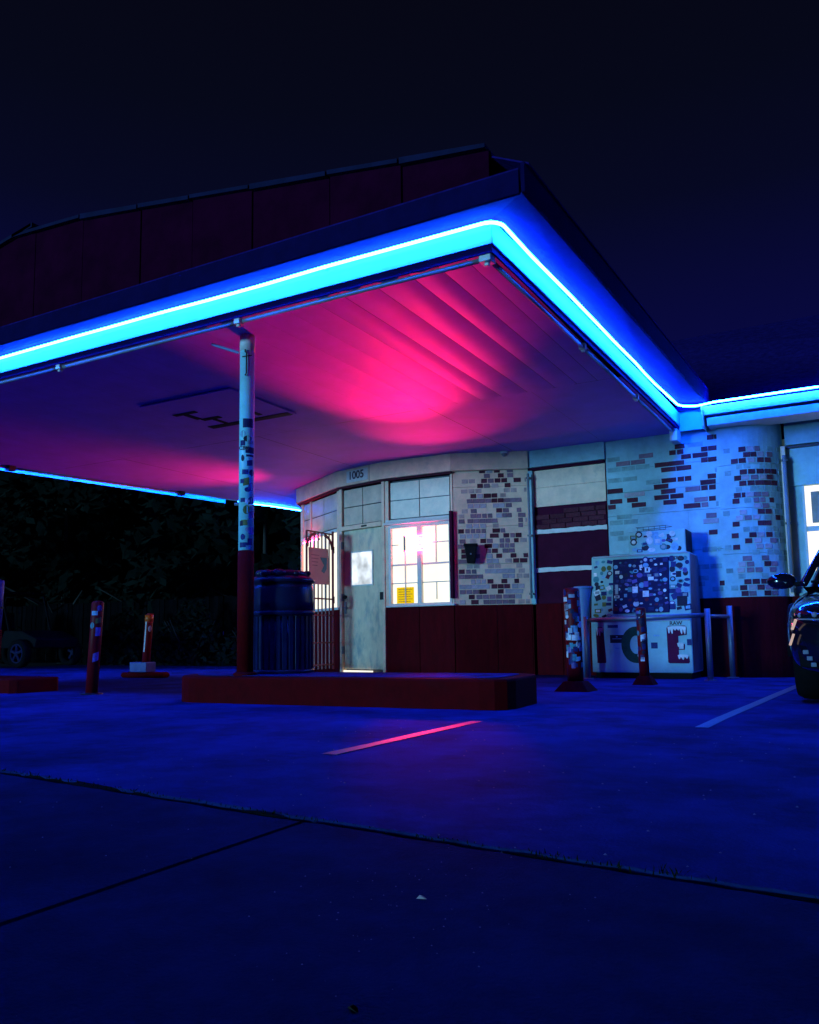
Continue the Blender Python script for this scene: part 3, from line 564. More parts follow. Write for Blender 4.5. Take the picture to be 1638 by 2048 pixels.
# --- MAIN WALL
F = frame_at((-3.95, 10.5), (1,0), (0,-1))
u0, u1 = 1.07, 2.47
for a, b in ((.905, 1.50), (1.505, 2.0), (2.004, 2.30), (2.304, 2.60), (2.604, 3.02)):
    sp = [u0, 2.08, u1] if a in (1.505, .905) else [u0, u1]
    for c, d in zip(sp[:-1], sp[1:]): part(MB(F).box(c+.001, d-.001, -.1, 0, a, b), 'wall_panel', M['white_wall'])
part(MB(F).box(BL+.011-.003, u0+.004, -.1, .008, .905, 2.767), 'corner_board', M['b0'])
wains(F, u1, [u0, 1.75, u1])
for a, b, k, t in BR_MAIN:
    if b/1000 <= u1+.02 and a/1000 >= u0: brick(F, a/1000, b/1000, k, t)
# --- RIGHT ROUNDED PILLAR
arc_ = [(-1.48, 10.44), (-1.25, 10.44)]+[(-1.25+.46*math.sin(t), 10.90-.46*math.cos(t)) for t in [math.pi/2*i/12 for i in range(1, 13)]]
def curve_frame(poly):
    Ls = [0]
    for a, b in zip(poly[:-1], poly[1:]): Ls.append(Ls[-1]+math.dist(a, b))
    def at(s):
        for i in range(len(poly)-1):
            if s <= Ls[i+1] or i == len(poly)-2:
                a, b = poly[i], poly[i+1]; uv = Vector((b[0]-a[0], b[1]-a[1])).normalized(); nn = Vector((uv.y, -uv.x)); t = s-Ls[i]; return Vector((a[0], a[1]))+uv*t, uv, nn
    return at, Ls[-1]
at_, AL = curve_frame(arc_)
def strip(z0, z1, m, name, d):
    mb = MB(); n_ = len(arc_); outp = []
    for i, p in enumerate(arc_):
        t = at_(min(sum(math.dist(arc_[j], arc_[j+1]) for j in range(i))+1e-4, AL)); outp.append((p[0]+t[2].x*d, p[1]+t[2].y*d))
    poly = [(x, y, z0) for x, y in outp]+[(-.95, 11.0, z0), (-1.48, 11.0, z0)]
    mb.prism(poly, (0,0,z1-z0)); return part(mb, name, m)
strip(ZB, .905, M['maroon'], 'wainscot_panel', .018)
for a, b in ((.905, 1.42), (1.424, 1.97), (1.974, 2.50), (2.504, 3.02)): strip(a, b, M['white_wall'], 'wall_panel', 0)
for a, b, k, t in BR_RIGHT:
    if b/1000 > AL-.02: continue
    s = (a+b)/2000; P, uv, nn = at_(s); brick(frame_at((P.x, P.y), (uv.x, uv.y), (nn.x, nn.y)), -(b-a)/2000, (b-a)/2000, k, t)
def pale_bricks(frame_of, s0, s1, used, k1, seed, fill, w_=.2, zcut=None):
    q = random.Random(seed); mb = MB(); h = (HB-.010)/2
    occ = {}
    for a, b, k, t in used: occ.setdefault(k, []).append((a/1000, b/1000))
    for k in range(k1):
        s = s0+(w_/2 if k % 2 else 0)
        while s < s1-.03:
            e = min(s+w_*q.uniform(.9, 1.05), s1); m_ = (s+e)/2
            if q.random() < fill(m_, k) and all(e < a-.004 or s > b+.004 for a, b in occ.get(k, [])):
                Fm, off = frame_of(m_); hw = (e-s)/2-.006; z0 = .91+k*HB+.005; pr_ = q.uniform(.001, .0035)
                mb.T = Fm; mb.box(off-hw, off+hw, -.01, pr_, z0+q.uniform(0, .002), z0+2*h-q.uniform(0, .002))
            s = e
    return mb
rf = lambda s: (lambda P: (frame_at((P[0].x, P[0].y), (P[1].x, P[1].y), (P[2].x, P[2].y)), 0))(at_(s))
stuff(part(pale_bricks(rf, .02, AL-.03, BR_RIGHT, 26, 5, lambda s, k: (.62 if k % 4 else .15) if s > .2 else .2, .088), 'whitewashed_bricks', M['worn_a']))
Fm_ = frame_at((-3.95, 10.5), (1,0), (0,-1))
stuff(part(pale_bricks(lambda s: (Fm_, s), 1.09, 2.45, BR_MAIN, 28, 6, lambda s, k: (.30 if s > 1.7 else .2)*(1 if k > 8 or s > 2.2 else .1), .19), 'whitewashed_bricks', M['worn_a']))
Fp_ = facets['pillar'][0]
stuff(part(pale_bricks(lambda s: (Fp_, s), .02, 1.02, BR_LEFT, 25, 7, lambda s, k: (.5 if k < 15 else .3) if s > .15 else .2, .098), 'whitewashed_bricks', M['worn_b']))
# --- RIGHT WINDOW WALL
F = frame_at((-.80, 10.80), (1,0), (0,-1))
wains(F, 4, [.02, 1.2, 2.6, 4.8])
part(MB(F).box(.0, .05, -.1, .08, .905, 2.72), 'wall_post', M['warm_lit'])
part(MB(F).box(.05, 5, -.1, .02, 2.74, 3.02), 'wall', M['white_wall'])
part(MB(F).box(.05, 2.0, -.1, -.03, 2.24, 2.70), 'wall_panel', M['white_wall']); part(MB(F).box(.05, 2.0, -.1, -.01, 2.705, 2.735), 'lintel', M['numb'])
part(MB(F).box(.055, .20, -.1, -.05, .905, 2.235), 'window_jamb', M['white_wall'])
part(MB(F).box(2.0, 5, -.1, 0, .905, 2.735), 'wall', M['white_wall'])
rwn = part(MB(F).box(.20, 2.0, -.1, -.085, 1.2, 2.235), 'window', M['lit'])
part(MB(F).box(.20, 2.0, -.1, -.05, .905, 1.195), 'wall_panel', M['white_wall'])
for a, b in ((.20, .225), (.78, .84), (1.4, 1.46)): part(MB(F).box(a, b, -.085, -.04, 1.2, 2.235), 'mullion', M['white_trim'], rwn)
part(MB(F).box(.225, 2.0, -.085, -.05, 1.68, 1.74), 'muntin', M['white_trim'], rwn)
part(MB(F).box(.29, .62, -.085, -.075, 1.78, 2.16), 'blind', mat('tan_blind', (.35, .30, .24), .7), rwn)
part(MB(F).box(.20, 2.0, -.1, .0, 1.17, 1.2), 'sill', M['white_trim'], rwn)
# --- right roof ledge under the neon
part(MB().box(-1.585, 5, 10.22, 10.62, 3.105, 3.215), 'roof_ledge', M['white_trim'], bevel=.005)
part(MB().box(-1.565, 5, 10.27, 10.62, 3.075, 3.103), 'ledge_groove', M['b0'])
part(MB().box(-1.55, 5, 10.235, 10.62, 2.975, 3.072), 'roof_ledge', M['white_trim'], bevel=.005)
part(MB().box(-1.605, -1.587, 10.19, 10.6, 2.965, 3.23), 'ledge_cap', M['white_trim'], bevel=.004)
# --- roof over the shop
part(MB().prism([(-1.585, 10.24, 3.218), (5.5, 10.24, 3.218), (5.5, 14.2, 5.45), (-4.2, 14.2, 5.45), (-4.4, 10.7, 3.25)], (0,0,.05)), 'roof', M['roof'])
part(MB().prism([(-4.4, 14.25, 5.45), (5.5, 14.25, 5.45), (5.5, 19, 3.2), (-4.4, 19, 3.2)], (0,0,.05)), 'roof', M['roof'])
part(MB().box(-4.3, -1.46, 10.62, 10.66, 0, 3.2), 'wall', M['white_wall'])
part(MB().box(-4.25, 5.2, 12.55, 18.5, ZB, 3.2), 'wall', M['white_wall'])
# --- pipes
def vpipe(x, y, z0, z1, r, name, m):
    p = part(MB().tube([(x, y, z0), (x, y, z1)], r, 10), name, m, smooth=True)
    for z in (z0+.06, (z0+z1)/2, z1-.06): part(MB().box(x-r-.012, x+r+.012, y-.01, y+r+.02, z-.012, z+.012), 'pipe_clip', M['dark_metal'], p)
vpipe(-3.93, 10.42, .98, 2.68, .016, 'pipe', M['pipe'])
vpipe(-.76, 10.68, .95, 2.6, .022, 'downpipe', M['pipe'])
# --- house number
F, L, u, n = facets['door']
nb = part(MB(F).box(.22, .665, .075, .081, 2.79, 2.965), 'number_board', M['white_trim'])
P = F(.425, .083, 2.885)
text('digits', '1005', .165, M['numb'], nb, plane_matrix(P, (u.x, u.y, 0)), .002, .003)
part(MB(F).box(.69, .696, .07, .078, 2.757, 3.0), 'joint', M['numb'])
# ================================================================== SIGNS, LAMPS AND FITTINGS ON THE SHOP
F, L, u, n = facets['win']
U3, N3 = Vector((u.x, u.y, 0)), Vector((n.x, n.y, 0))
sg = thing('neon_sign', 'small glowing neon sign inside the upper part of the window with the yellow notice', 'neon sign', F(cu, .03, 1.7))
P = F(cu, .022, 1.80)
def glow_tube(pts, m, nm): MB(F).tube(pts, .006, 6).build(nm, m, sg, smooth=True)
def oval(cx, cz, rx_, rz_): return [(cx+rx_*math.cos(t), .024, cz+rz_*math.sin(t)) for t in [2*math.pi*i/12 for i in range(13)]]
# the word itself is burnt out to white in the photograph: plain round and straight tubes
x = cu
glow_tube(oval(x-.15, 1.795, .035, .06), M['pink_glow'], 'letter')
glow_tube([(x-.09, .024, 1.73), (x-.09, .024, 1.86), (x-.05, .024, 1.86), (x-.04, .024, 1.83), (x-.05, .024, 1.80), (x-.09, .024, 1.80)], M['pink_glow'], 'letter')
glow_tube([(x+.03, .024, 1.86), (x-.02, .024, 1.86), (x-.02, .024, 1.80), (x+.02, .024, 1.80), (x-.02, .024, 1.795), (x-.02, .024, 1.73), (x+.03, .024, 1.73)], M['pink_glow'], 'letter')
glow_tube([(x+.06, .024, 1.73), (x+.06, .024, 1.86), (x+.12, .024, 1.73), (x+.12, .024, 1.86)], M['pink_glow'], 'letter')
glow_tube([(x-.22, .024, 1.90), (x+.18, .024, 1.90)], M['pink_neon'], 'tube'); glow_tube([(x-.22, .024, 1.69), (x+.18, .024, 1.69)], M['pink_neon'], 'tube')
MB(F).box(x-.235, x-.215, .018, .034, 1.68, 1.91).build('bracket', M['dark_metal'], sg)
def sign_lamp(pos, target, power, ang, blend, r, parent):  # aimed spots added beside the sign tubes to throw their pink light
    l = bpy.data.lights.new('sign_light', 'SPOT'); o = bpy.data.objects.new('sign_light', l); COL.objects.link(o)
    l.energy = power; l.color = (1.0, .005, .09); l.spot_size = R(ang); l.spot_blend = blend; l.shadow_soft_size = r
    o.parent = parent; o.location = Vector(pos)-world_off(parent); o.rotation_euler = (Vector(pos)-Vector(target)).to_track_quat('Z', 'Y').to_euler()
sign_lamp((-5.35, 9.88, 1.55), (-3.80, 6.15, 3.0), SIGN_W, 42, 1.0, .05, sg)
sign_lamp((-5.35, 9.87, 1.60), (-2.03, 3.9, 0), 420, 8, .9, .05, sg)
sign_lamp((-5.30, 9.86, 1.56), (-4.45, 8.5, 3.0), 290, 60, 1.0, .05, sg)
F, L, u, n = facets['gate']
sg2 = thing('neon_sign', 'narrow red neon strip glowing at the top of the barred window beside the door', 'neon sign', F(.5, .03, 2.0))
MB(F).tube([(.15, .02, 2.06), (.80, .02, 2.06)], .007, 6).build('tube', M['pink_neon'], sg2, smooth=True)
MB(F).box(.13, .15, .0, .03, 2.045, 2.075).build('end_cap', M['dark_metal'], sg2); MB(F).box(.80, .82, .0, .03, 2.045, 2.075).build('end_cap', M['dark_metal'], sg2)
sign_lamp((-7.75, 10.55, 2.0), (-9.2, 8.7, 3.0), SIGN_W2, 80, 1.0, .06, sg2)
F, L, u, n = facets['win']
nt_ = thing('notice', 'bright yellow notice with lines of print in the lower left window panes', 'notice', F(.2, 0, .96))
MB(F).box(.150, .425, -.0395, -.036, .955, 1.185).build('sheet', M['yellow'], nt_)
for i in range(6): MB(F).box(.175+.004*(i % 3), .40-.03*(i % 2), -.036, -.0348, 1.155-.034*i-.005, 1.155-.034*i+.004).build('print_line', M['ochre'], nt_)
F, L, u, n = facets['pillar']
wb = thing('wall_bin', 'small black tapered bin fixed to the brick pillar right of the lit window', 'bin', F(.18, .1, 1.45))
mb = MB(F); mb.add([(.235-.055, .012, 1.47), (.235+.055, .012, 1.47), (.235+.055, .13, 1.47), (.235-.055, .13, 1.47), (.235-.085, .012, 1.70), (.235+.085, .012, 1.70), (.235+.085, .17, 1.70), (.235-.085, .17, 1.70)], [(0,3,2,1),(4,5,6,7),(0,1,5,4),(1,2,6,5),(2,3,7,6),(3,0,4,7)]); mb.build('body', M['black'], wb, bevel=.012)
mb = MB(F); mb.box(.235-.095, .235+.095, .010, .18, 1.70, 1.73); mb.build('rim', M['black'], wb, bevel=.006)
MB(F).tube([(.235, .16, 1.59), (.235, .166, 1.59)], .012, 10).build('badge', M['steel'], wb)
dc = thing('dome_camera', 'small round security camera under the canopy ceiling above the brick pillar', 'security camera', (-4.22, 10.30, 2.95))
MB().lathe([(.055, 2.998), (.055, 2.975), (.05, 2.97)], (-4.22, 10.30), 18).build('base', M['white_trim'], dc, smooth=False)
MB().sphere((-4.22, 10.30, 2.968), .04, 14, 8).build('dome', M['lens'], dc, smooth=True)

# barred gate standing open beside the door
GX, GY0, GY1 = -6.97, 9.50, 10.16
gt = thing('barred_gate', 'rusty red barred gate with arched corners standing open left of the door', 'gate', (GX, 10.16, 0))
zt = lambda y: 2.03
gp = [(GX, GY0, .03), (GX, GY0, 1.85), (GX, GY0+.10, 2.03), (GX, GY1, 2.05)]
MB().tube([(GX, GY0, .03), (GX, GY0, 2.03)], .016, 6).build('frame', M['iron'], gt); MB().tube([(GX, GY1, .03), (GX, GY1, 2.08)], .018, 6).build('frame', M['iron'], gt)
for z in (2.03, 1.06, .10, .82, .42): MB().box(GX-.010, GX+.010, GY0, GY1, z-.010, z+.010).build('rail', M['iron'], gt)
for i in range(1, 7):
    y = GY0+(GY1-GY0)*i/7; MB().box(GX-.008, GX+.008, y-.008, y+.008, .04, 2.03).build('bar', M['iron'], gt)
for s_, y0 in ((1, GY0), (-1, GY1)):
    mb = MB(); 
    for i in range(6):
        t0, t1 = math.pi/2*i/6, math.pi/2*(i+1)/6; r1, r2 = .22, .18
        a = [(GX-.006, y0+s_*(.22-r1*math.cos(t)), 1.80+r1*math.sin(t)) for t in (t0, t1)]; b = [(GX-.006, y0+s_*(.22-r2*math.cos(t)), 1.80+r2*math.sin(t)) for t in (t1, t0)]
        mb.prism(a+b, (.012, 0, 0))
    mb.build('corner_arch', M['iron'], gt)
MB().box(GX-.02, GX+.03, GY0-.02, GY0+.05, .95, 1.12).build('lock', M['dark_metal'], gt, bevel=.004)
for z in (.3, 1.05, 1.8): MB().tube([(GX, GY1+.012, z-.05), (GX, GY1+.012, z+.05)], .02, 8).build('hinge', M['dark_metal'], gt)
po = thing('poster', 'pink paper poster with a blue green picture tied to the barred gate', 'poster', (GX+.015, 9.8, 1.3))
MB().add([(GX+.014, 9.53, 1.79), (GX+.014, 10.02, 1.80), (GX+.022, 10.03, 1.27), (GX+.018, 9.54, 1.26), (GX+.011, 9.53, 1.79), (GX+.011, 10.02, 1.80), (GX+.019, 10.03, 1.27), (GX+.015, 9.54, 1.26)], [(0,1,2,3),(7,6,5,4),(0,4,5,1),(1,5,6,2),(2,6,7,3),(3,7,4,0)]).build('sheet', M['paper'], po)
pr = MB()
pr.prism([(GX+.0225, 9.80, 1.66), (GX+.0225, 9.97, 1.665), (GX+.0225, 9.965, 1.50), (GX+.0225, 9.90, 1.43), (GX+.0225, 9.83, 1.46), (GX+.0225, 9.90, 1.55)], (.001, 0, 0)); pr.build('picture', M['teal'], po)
for i in range(4): MB().box(GX+.0225, GX+.0235, 9.58+.01*i, 9.78-.015*i, 1.68-.05*i, 1.693-.05*i).build('print_line', M['paper2'], po)

# ================================================================== PUMP ISLAND, POST AND BIN
ISZ = .205
isl = thing('pump_island', 'long low red painted kerb island with one rounded end under the canopy post', 'kerb island', (-3.62, 5.42, 0))
ca, sa = math.cos(R(4.5)), math.sin(R(4.5))
def isl_pt(a, b): return (-3.60+a*ca-b*sa, 5.42+a*sa+b*ca)
HL, HW = 1.46, .43
out = [(HL-.04, -HW), (HL, -HW+.05), (HL, HW-.05), (HL-.05, HW)]
out = [(-HL+HW*.8+ .0, HW)]+[(-HL+HW*.8-HW*.8*math.sin(t), HW*math.cos(t)) for t in [math.pi*i/14 for i in range(1, 14)]]+[(-HL+HW*.8, -HW)]
out += [(HL-.20, -HW), (HL-.10, -HW+.02), (HL-.03, -HW+.08), (HL, -HW+.18), (HL, HW-.18), (HL-.03, HW-.08), (HL-.10, HW-.02), (HL-.20, HW)]
out = [isl_pt(*p) for p in out]
mb = MB(); mb.prism([(x, y, -.03) for x, y in out], (0,0,ISZ+.03)); k_ = mb.build('kerb', M['red'], isl, bevel=.018)
inn = [(-3.62+(x+3.62)*.93, 5.42+(y-5.42)*.78) for x, y in out]
MB().prism([(x, y, ISZ+.002) for x, y in inn], (0,0,.003)).build('island_top', M['concrete'], isl)

def ring_sticker(c, r, ang, z, w, h, m, parent, shape=0, lift=.0015):
    mb = MB(); n_ = 5; rad = r+lift; da = w/r
    if shape == 1:
        pts_ = [(math.cos(t), math.sin(t)) for t in [2*math.pi*i/10 for i in range(10)]]
        vs = [(c[0]+rad*math.cos(ang+p[0]*da/2), c[1]+rad*math.sin(ang+p[0]*da/2), z+p[1]*h/2) for p in pts_]; mb.add(vs, [tuple(range(10))])
    else:
        sk = .2 if shape == 2 else 0
        rows = [[(c[0]+rad*math.cos(ang+da*(i/n_-.5)), c[1]+rad*math.sin(ang+da*(i/n_-.5)), z+s_*h/2+sk*h*(i/n_-.5)) for i in range(n_+1)] for s_ in (-1, 1)]; mb.grid(rows)
    return mb.build('sticker', m, parent, recalc=False)
PX, PY, PR = -4.36, 5.12, .061
post = thing('canopy_post', 'round white canopy post with stickers and dark red foot standing beside the barrel bin', 'post', (PX, PY, ISZ))
MB().lathe([(PR+.004, ISZ), (PR+.004, 1.20), (PR, 1.202)], (PX, PY), 28).build('painted_foot', M['red'], post, smooth=True)
MB().lathe([(PR, 1.203), (PR, 2.998)], (PX, PY), 28).build('shaft', M['post'], post, smooth=True)
MB().lathe([(PR+.035, ISZ+.001), (PR+.03, ISZ+.02), (PR+.006, ISZ+.03)], (PX, PY), 20).build('base_flange', M['red'], post)
MB().lathe([(PR+.003, 2.86), (PR+.003, 2.998)], (PX, PY), 24).build('collar', M['white_trim'], post, smooth=True)
camdir = math.atan2(-PY, -PX)
MB().tube([(PX-.30, PY-.10, 2.955), (PX-.075, PY-.02, 2.865)], .012, 8).build('arm', M['tub'], post)
hk = MB(); f_ = lambda a, z: (PX+(PR+.012)*math.cos(camdir+a), PY+(PR+.012)*math.sin(camdir+a), z)
hk.tube([f_(-.25, 2.86), f_(-.25, 2.84), f_(-.10, 2.83), f_(-.10, 2.66), f_(-.25, 2.64)], .006, 6); hk.tube([f_(-.6, 2.80), f_(.5, 2.815)], .004, 6); hk.build('sign_hook', M['dark_metal'], post)
MB().tube([(PX-.085, PY-.045, 1.585), (PX-.055, PY-.03, 1.585)], .012, 8).build('peg', M['pipe'], post); MB().tube([(PX+.055, PY-.03, 1.565), (PX+.095, PY-.03, 1.565)], .009, 8).build('peg', M['pipe'], post)
rng = random.Random(31)
for (a, z, w_, h_, c_, sh) in [(.15,2.245,.085,.075,1,0),(-.55,2.155,.055,.06,4,1),(.1,2.115,.07,.05,0,1),(-.6,2.08,.045,.045,1,0),(.55,2.085,.05,.03,4,0),(.5,2.02,.08,.05,1,0),(.5,1.975,.07,.018,1,0),(-.55,1.955,.03,.055,0,1),(.45,1.915,.05,.045,1,2),(-.2,1.84,.05,.04,1,0),(.75,1.835,.05,.055,1,1),(-.6,1.765,.035,.035,1,0),(-.05,1.76,.05,.06,6,2),(.7,1.72,.06,.07,5,1),(.15,1.695,.05,.04,1,1),(-.5,1.61,.04,.035,1,0),(.05,1.60,.045,.035,3,1),(.65,1.60,.06,.075,1,1),(0,1.53,.055,.075,6,1),(.65,1.49,.045,.06,5,2),(-.25,1.425,.055,.045,6,0),(-.65,1.42,.03,.04,0,0),(.2,1.37,.04,.04,7,1),(.7,1.36,.05,.06,5,0),(-.45,1.31,.04,.05,1,1),(.55,1.27,.045,.055,1,0),(-.3,1.245,.07,.04,1,0),(.3,1.225,.04,.03,4,0)]:
    ring_sticker((PX, PY), PR, camdir+a, z, w_, h_, STK[c_], post, sh)
tm = plane_matrix((PX+(PR+.004)*math.cos(camdir-.35), PY+(PR+.004)*math.sin(camdir-.35), 2.035), (-math.sin(camdir-.35), math.cos(camdir-.35), 0)); text('lettering', 'CBC', .042, M['numb'], post, tm, .0005, .001)

# second island and post at the left edge
isl2 = thing('pump_island', 'end of a second low red kerb island at the left edge of the forecourt', 'kerb island', (-8.6, 5.35, 0))
MB().prism([(-9.9, 5.12, -.03), (-7.30, 5.12, -.03), (-7.24, 5.17, -.03), (-7.24, 5.62, -.03), (-7.30, 5.68, -.03), (-9.9, 5.68, -.03)], (0,0,.165)).build('kerb', M['red'], isl2, bevel=.015)
p2 = thing('pipe_post', 'pale blue pipe post with a dark lower half at the left edge of the forecourt', 'post', (-7.93, 5.36, .13))
Tl = lambda x, y, z: (-7.93+x+.05*z, 5.36+y, z)
MB(Tl).lathe([(.066, .13), (.066, .62), (.058, .622)], (0, 0), 20).build('painted_foot', M['red'], p2, smooth=True)
MB(Tl).lathe([(.058, .623), (.058, 1.12), (.05, 1.135), (.02, 1.14)], (0, 0), 20).build('shaft', M['lav'], p2, smooth=True)
MB(Tl).lathe([(.064, .84), (.064, .86)], (0, 0), 20).build('band', M['dark_metal'], p2); MB(Tl).tube([(.05, -.03, .82), (.10, -.05, .83)], .010, 8).build('peg', M['pipe'], p2)

# barrel bin
BX, BY, BRd = -4.33, 5.56, .258
bn = thing('barrel_bin', 'large ribbed dark blue barrel litter bin with lid standing next to the white post', 'litter bin', (BX, BY, ISZ))
MB().lathe([(BRd-.012, ISZ+.006), (BRd-.012, .685)], (BX, BY), 40).build('drum', M['bin'], bn, smooth=True)
for i in range(30):
    t = 2*math.pi*i/30; c_, s_ = math.cos(t), math.sin(t); r0, r1, hw = BRd-.016, BRd-.002, .021
    mb = MB(); q = lambda r, w: (BX+r*c_-w*s_, BY+r*s_+w*c_)
    mb.prism([(*q(r0, -hw), ISZ+.012), (*q(r1, -hw*.7), ISZ+.012), (*q(r1, hw*.7), ISZ+.012), (*q(r0, hw), ISZ+.012)], (0,0,.46)); mb.build('rib', M['bin'], bn)
MB().lathe([(BRd-.01, .684), (BRd+.012, .69), (BRd+.014, .715), (BRd+.004, .722)], (BX, BY), 40).build('hoop', M['bin'], bn, smooth=True)
MB().lathe([(BRd-.004, ISZ+.004), (BRd+.010, ISZ+.008), (BRd+.010, ISZ+.03), (BRd-.004, ISZ+.034)], (BX, BY), 40).build('hoop', M['bin'], bn, smooth=True)
MB().lathe([(BRd+.003, .722), (BRd+.006, .80), (BRd+.004, .90), (BRd-.008, .955)], (BX, BY), 40).build('collar', M['bin2'], bn, smooth=True)
MB().lathe([(BRd-.006, .955), (BRd+.012, .962), (BRd+.014, .985), (BRd-.01, 1.0), (BRd-.02, 1.012)], (BX, BY), 40).build('lid_rim', M['bin2'], bn, smooth=True)
mb = MB(); mb.lathe([(BRd-.03, 1.012), (BRd-.035, 1.045), (.17, 1.062), (.10, 1.066)], (BX, BY), 32); mb.build('lid', M['bin2'], bn, smooth=True)
r_ = random.Random(8)
for i in range(9):
    t = math.atan2(-BY, -BX)+r_.uniform(-1.2, 1.3); x, y = BX+(BRd-.045)*math.cos(t), BY+(BRd-.045)*math.sin(t); s_ = r_.uniform(.03, .05)
    MB().sphere((x, y, 1.03+r_.uniform(0, .012)), s_, 8, 6, .7).build('bag_fold', M['bin2'], bn, smooth=True)

# ================================================================== BOLLARDS
def bollard(name, label, pos, tip, r, h, stk, m, seed, base=None, base_m=None, cap=None, mk=None):
    t = thing(name, label, 'bollard', pos, 'sticker covered red bollards'); z0 = pos[2]
    tp = (tip[0], tip[1])
    T = lambda x, y, z: (pos[0]+x+tp[0]*(z-z0)/h, pos[1]+y+tp[1]*(z-z0)/h, z)
    mb = MB(); mb.T = T; mb.lathe([(r, z0), (r, z0+h-.012), (r-.008, z0+h), (r*.5, z0+h+.006)], (0,0), 24); mb.build('tube', m, t, smooth=True)
    cd_ = math.atan2(-pos[1], -pos[0]); r_ = random.Random(seed)
    for (a, z, w_, h_, c_, sh) in stk:
        mb = MB(); mb.T = T; rad = r+.0015; da = w_/r; n_ = 5; ang = cd_+a; sk = .25 if sh == 2 else 0
        if sh == 1: mb.add([(rad*math.cos(ang+math.cos(q)*da/2), rad*math.sin(ang+math.cos(q)*da/2), z0+z+math.sin(q)*h_/2) for q in [2*math.pi*i/10 for i in range(10)]], [tuple(range(10))])
        else: mb.grid([[(rad*math.cos(ang+da*(i/n_-.5)), rad*math.sin(ang+da*(i/n_-.5)), z0+z+s_*h_/2+sk*h_*(i/n_-.5)) for i in range(n_+1)] for s_ in (-1, 1)])
        mb.build('sticker', STK[c_], t, recalc=False)
    if base == 'plate':
        mb = MB(); s_ = 2.0*r
        mb.add([(pos[0]-s_*1.15, pos[1]-s_*1.15, z0-.01), (pos[0]+s_*1.15, pos[1]-s_*1.15, z0-.01), (pos[0]+s_*1.15, pos[1]+s_*1.15, z0-.01), (pos[0]-s_*1.15, pos[1]+s_*1.15, z0-.01), (pos[0]-r*1.2, pos[1]-r*1.2, z0+.09), (pos[0]+r*1.2, pos[1]-r*1.2, z0+.09), (pos[0]+r*1.2, pos[1]+r*1.2, z0+.09), (pos[0]-r*1.2, pos[1]+r*1.2, z0+.09)], [(0,3,2,1),(4,5,6,7),(0,1,5,4),(1,2,6,5),(2,3,7,6),(3,0,4,7)])
        mb.build('foot', base_m, t, bevel=.01)
    elif base == 'flange': MB().lathe([(r*1.9, z0-.004), (r*1.8, z0+.008), (r*1.05, z0+.014)], (pos[0], pos[1]), 18).build('foot', base_m, t)
    return t, T
bollard('bollard', 'leaning red bollard with a few stickers, nearest on the left of the forecourt', (-6.42, 5.36, 0), (.055, .0), .056, .865, [(.35,.80,.05,.06,5,1),(-.45,.755,.06,.04,4,0),(.30,.685,.055,.05,6,2),(-.75,.64,.05,.06,9,1),(.35,.58,.05,.08,5,0),(.25,.345,.055,.08,5,2)], M['red_gloss'], 1, 'flange', M['dark_metal'])
fk = thing('kerb_block', 'short red kerb block carrying the blue boxed bollard base', 'kerb block', (-8.8, 8.28, gz(8.3)))
zf = gz(8.3)
MB().prism([(-9.16, 8.12, zf), (-8.58, 8.20, zf), (-8.47, 8.27, zf), (-8.47, 8.38, zf), (-8.55, 8.44, zf), (-9.16, 8.40, zf)], (0,0,.075)).build('kerb', M['red'], fk, bevel=.03)
bb, T = bollard('bollard', 'short red and orange bollard standing in a blue boxed base on the far left kerb', (-8.86, 8.30, zf+.075), (.06, .0), .055, .80, [(.35,.60,.05,.085,3,1),(.3,.745,.10,.13,8,0),(-.75,.50,.02,.44,3,0)], M['red_gloss'], 2)
ring = MB(); ring.T = T; ring.lathe([(.058, zf+.075+.70), (.058, zf+.075+.79)], (0,0), 24); ring.build('reflector_band', M['orange'], bb, smooth=True)
MB().box(-9.02, -8.70, 8.16, 8.34, zf+.078, zf+.215).build('base_box', M['lav'], bb, bevel=.008)
rng = random.Random(12)
def dense(n, z0, z1, seed, cols):
    r_ = random.Random(seed); return [(r_.uniform(-1.25, 1.25), r_.uniform(z0, z1), r_.uniform(.03, .062), r_.uniform(.03, .065), r_.choice(cols), r_.choice((0, 0, 1, 2))) for _ in range(n)]
bollard('bollard', 'stout bollard thick with stickers on a dark flared foot, left of the ice cooler', (-2.36, 7.32, gz(7.3)), (-.012, 0), .073, .93, dense(62, .22, .90, 41, [0,1,1,3,3,4,5,9,7,1,2]), M['red_gloss'], 3, 'plate', M['maroon'])
bollard('bollard', 'slim red stickered bollard standing directly in front of the ice cooler', (-2.03, 8.55, gz(8.5)), (-.012, 0), .050, .78, dense(30, .25, .76, 43, [0,0,1,2,3,8,5,9,1]), M['red_gloss'], 4, 'plate', M['maroon'])

# ================================================================== ICE COOLER
ic = thing('ice_cooler', 'white slant front ice cooler covered in stickers with large ICE lettering', 'ice cooler', (-2.35, 10.0, gz(10)))
X0, X1, Yf, Yb = -2.945, -1.775, 9.80, 10.42
zb = gz(10)+.07; zm = .655; zt_ = 1.435; Yt = 9.93
MB().box(X0+.03, X1-.03, Yf+.05, Yb, gz(10)-.02, zb).build('plinth', M['black'], ic)
mb = MB(); mb.prism([(X0, Yf, zb), (X0, Yf, zm), (X0, Yf+.02, zm+.005), (X0, Yt, zt_), (X0, Yb, zt_), (X0, Yb, zb)], (X1-X0, 0, 0)); mb.build('cabinet', M['ice_white'], ic, bevel=.012)
MB().prism([(X1+.001, Yf+.02, zb+.02), (X1+.001, Yf+.04, zm+.03), (X1+.001, Yt+.02, zt_-.02), (X1+.001, Yb-.01, zt_-.02), (X1+.001, Yb-.01, zb+.02)], (.004, 0, 0)).build('side_panel', M['rust'], ic)
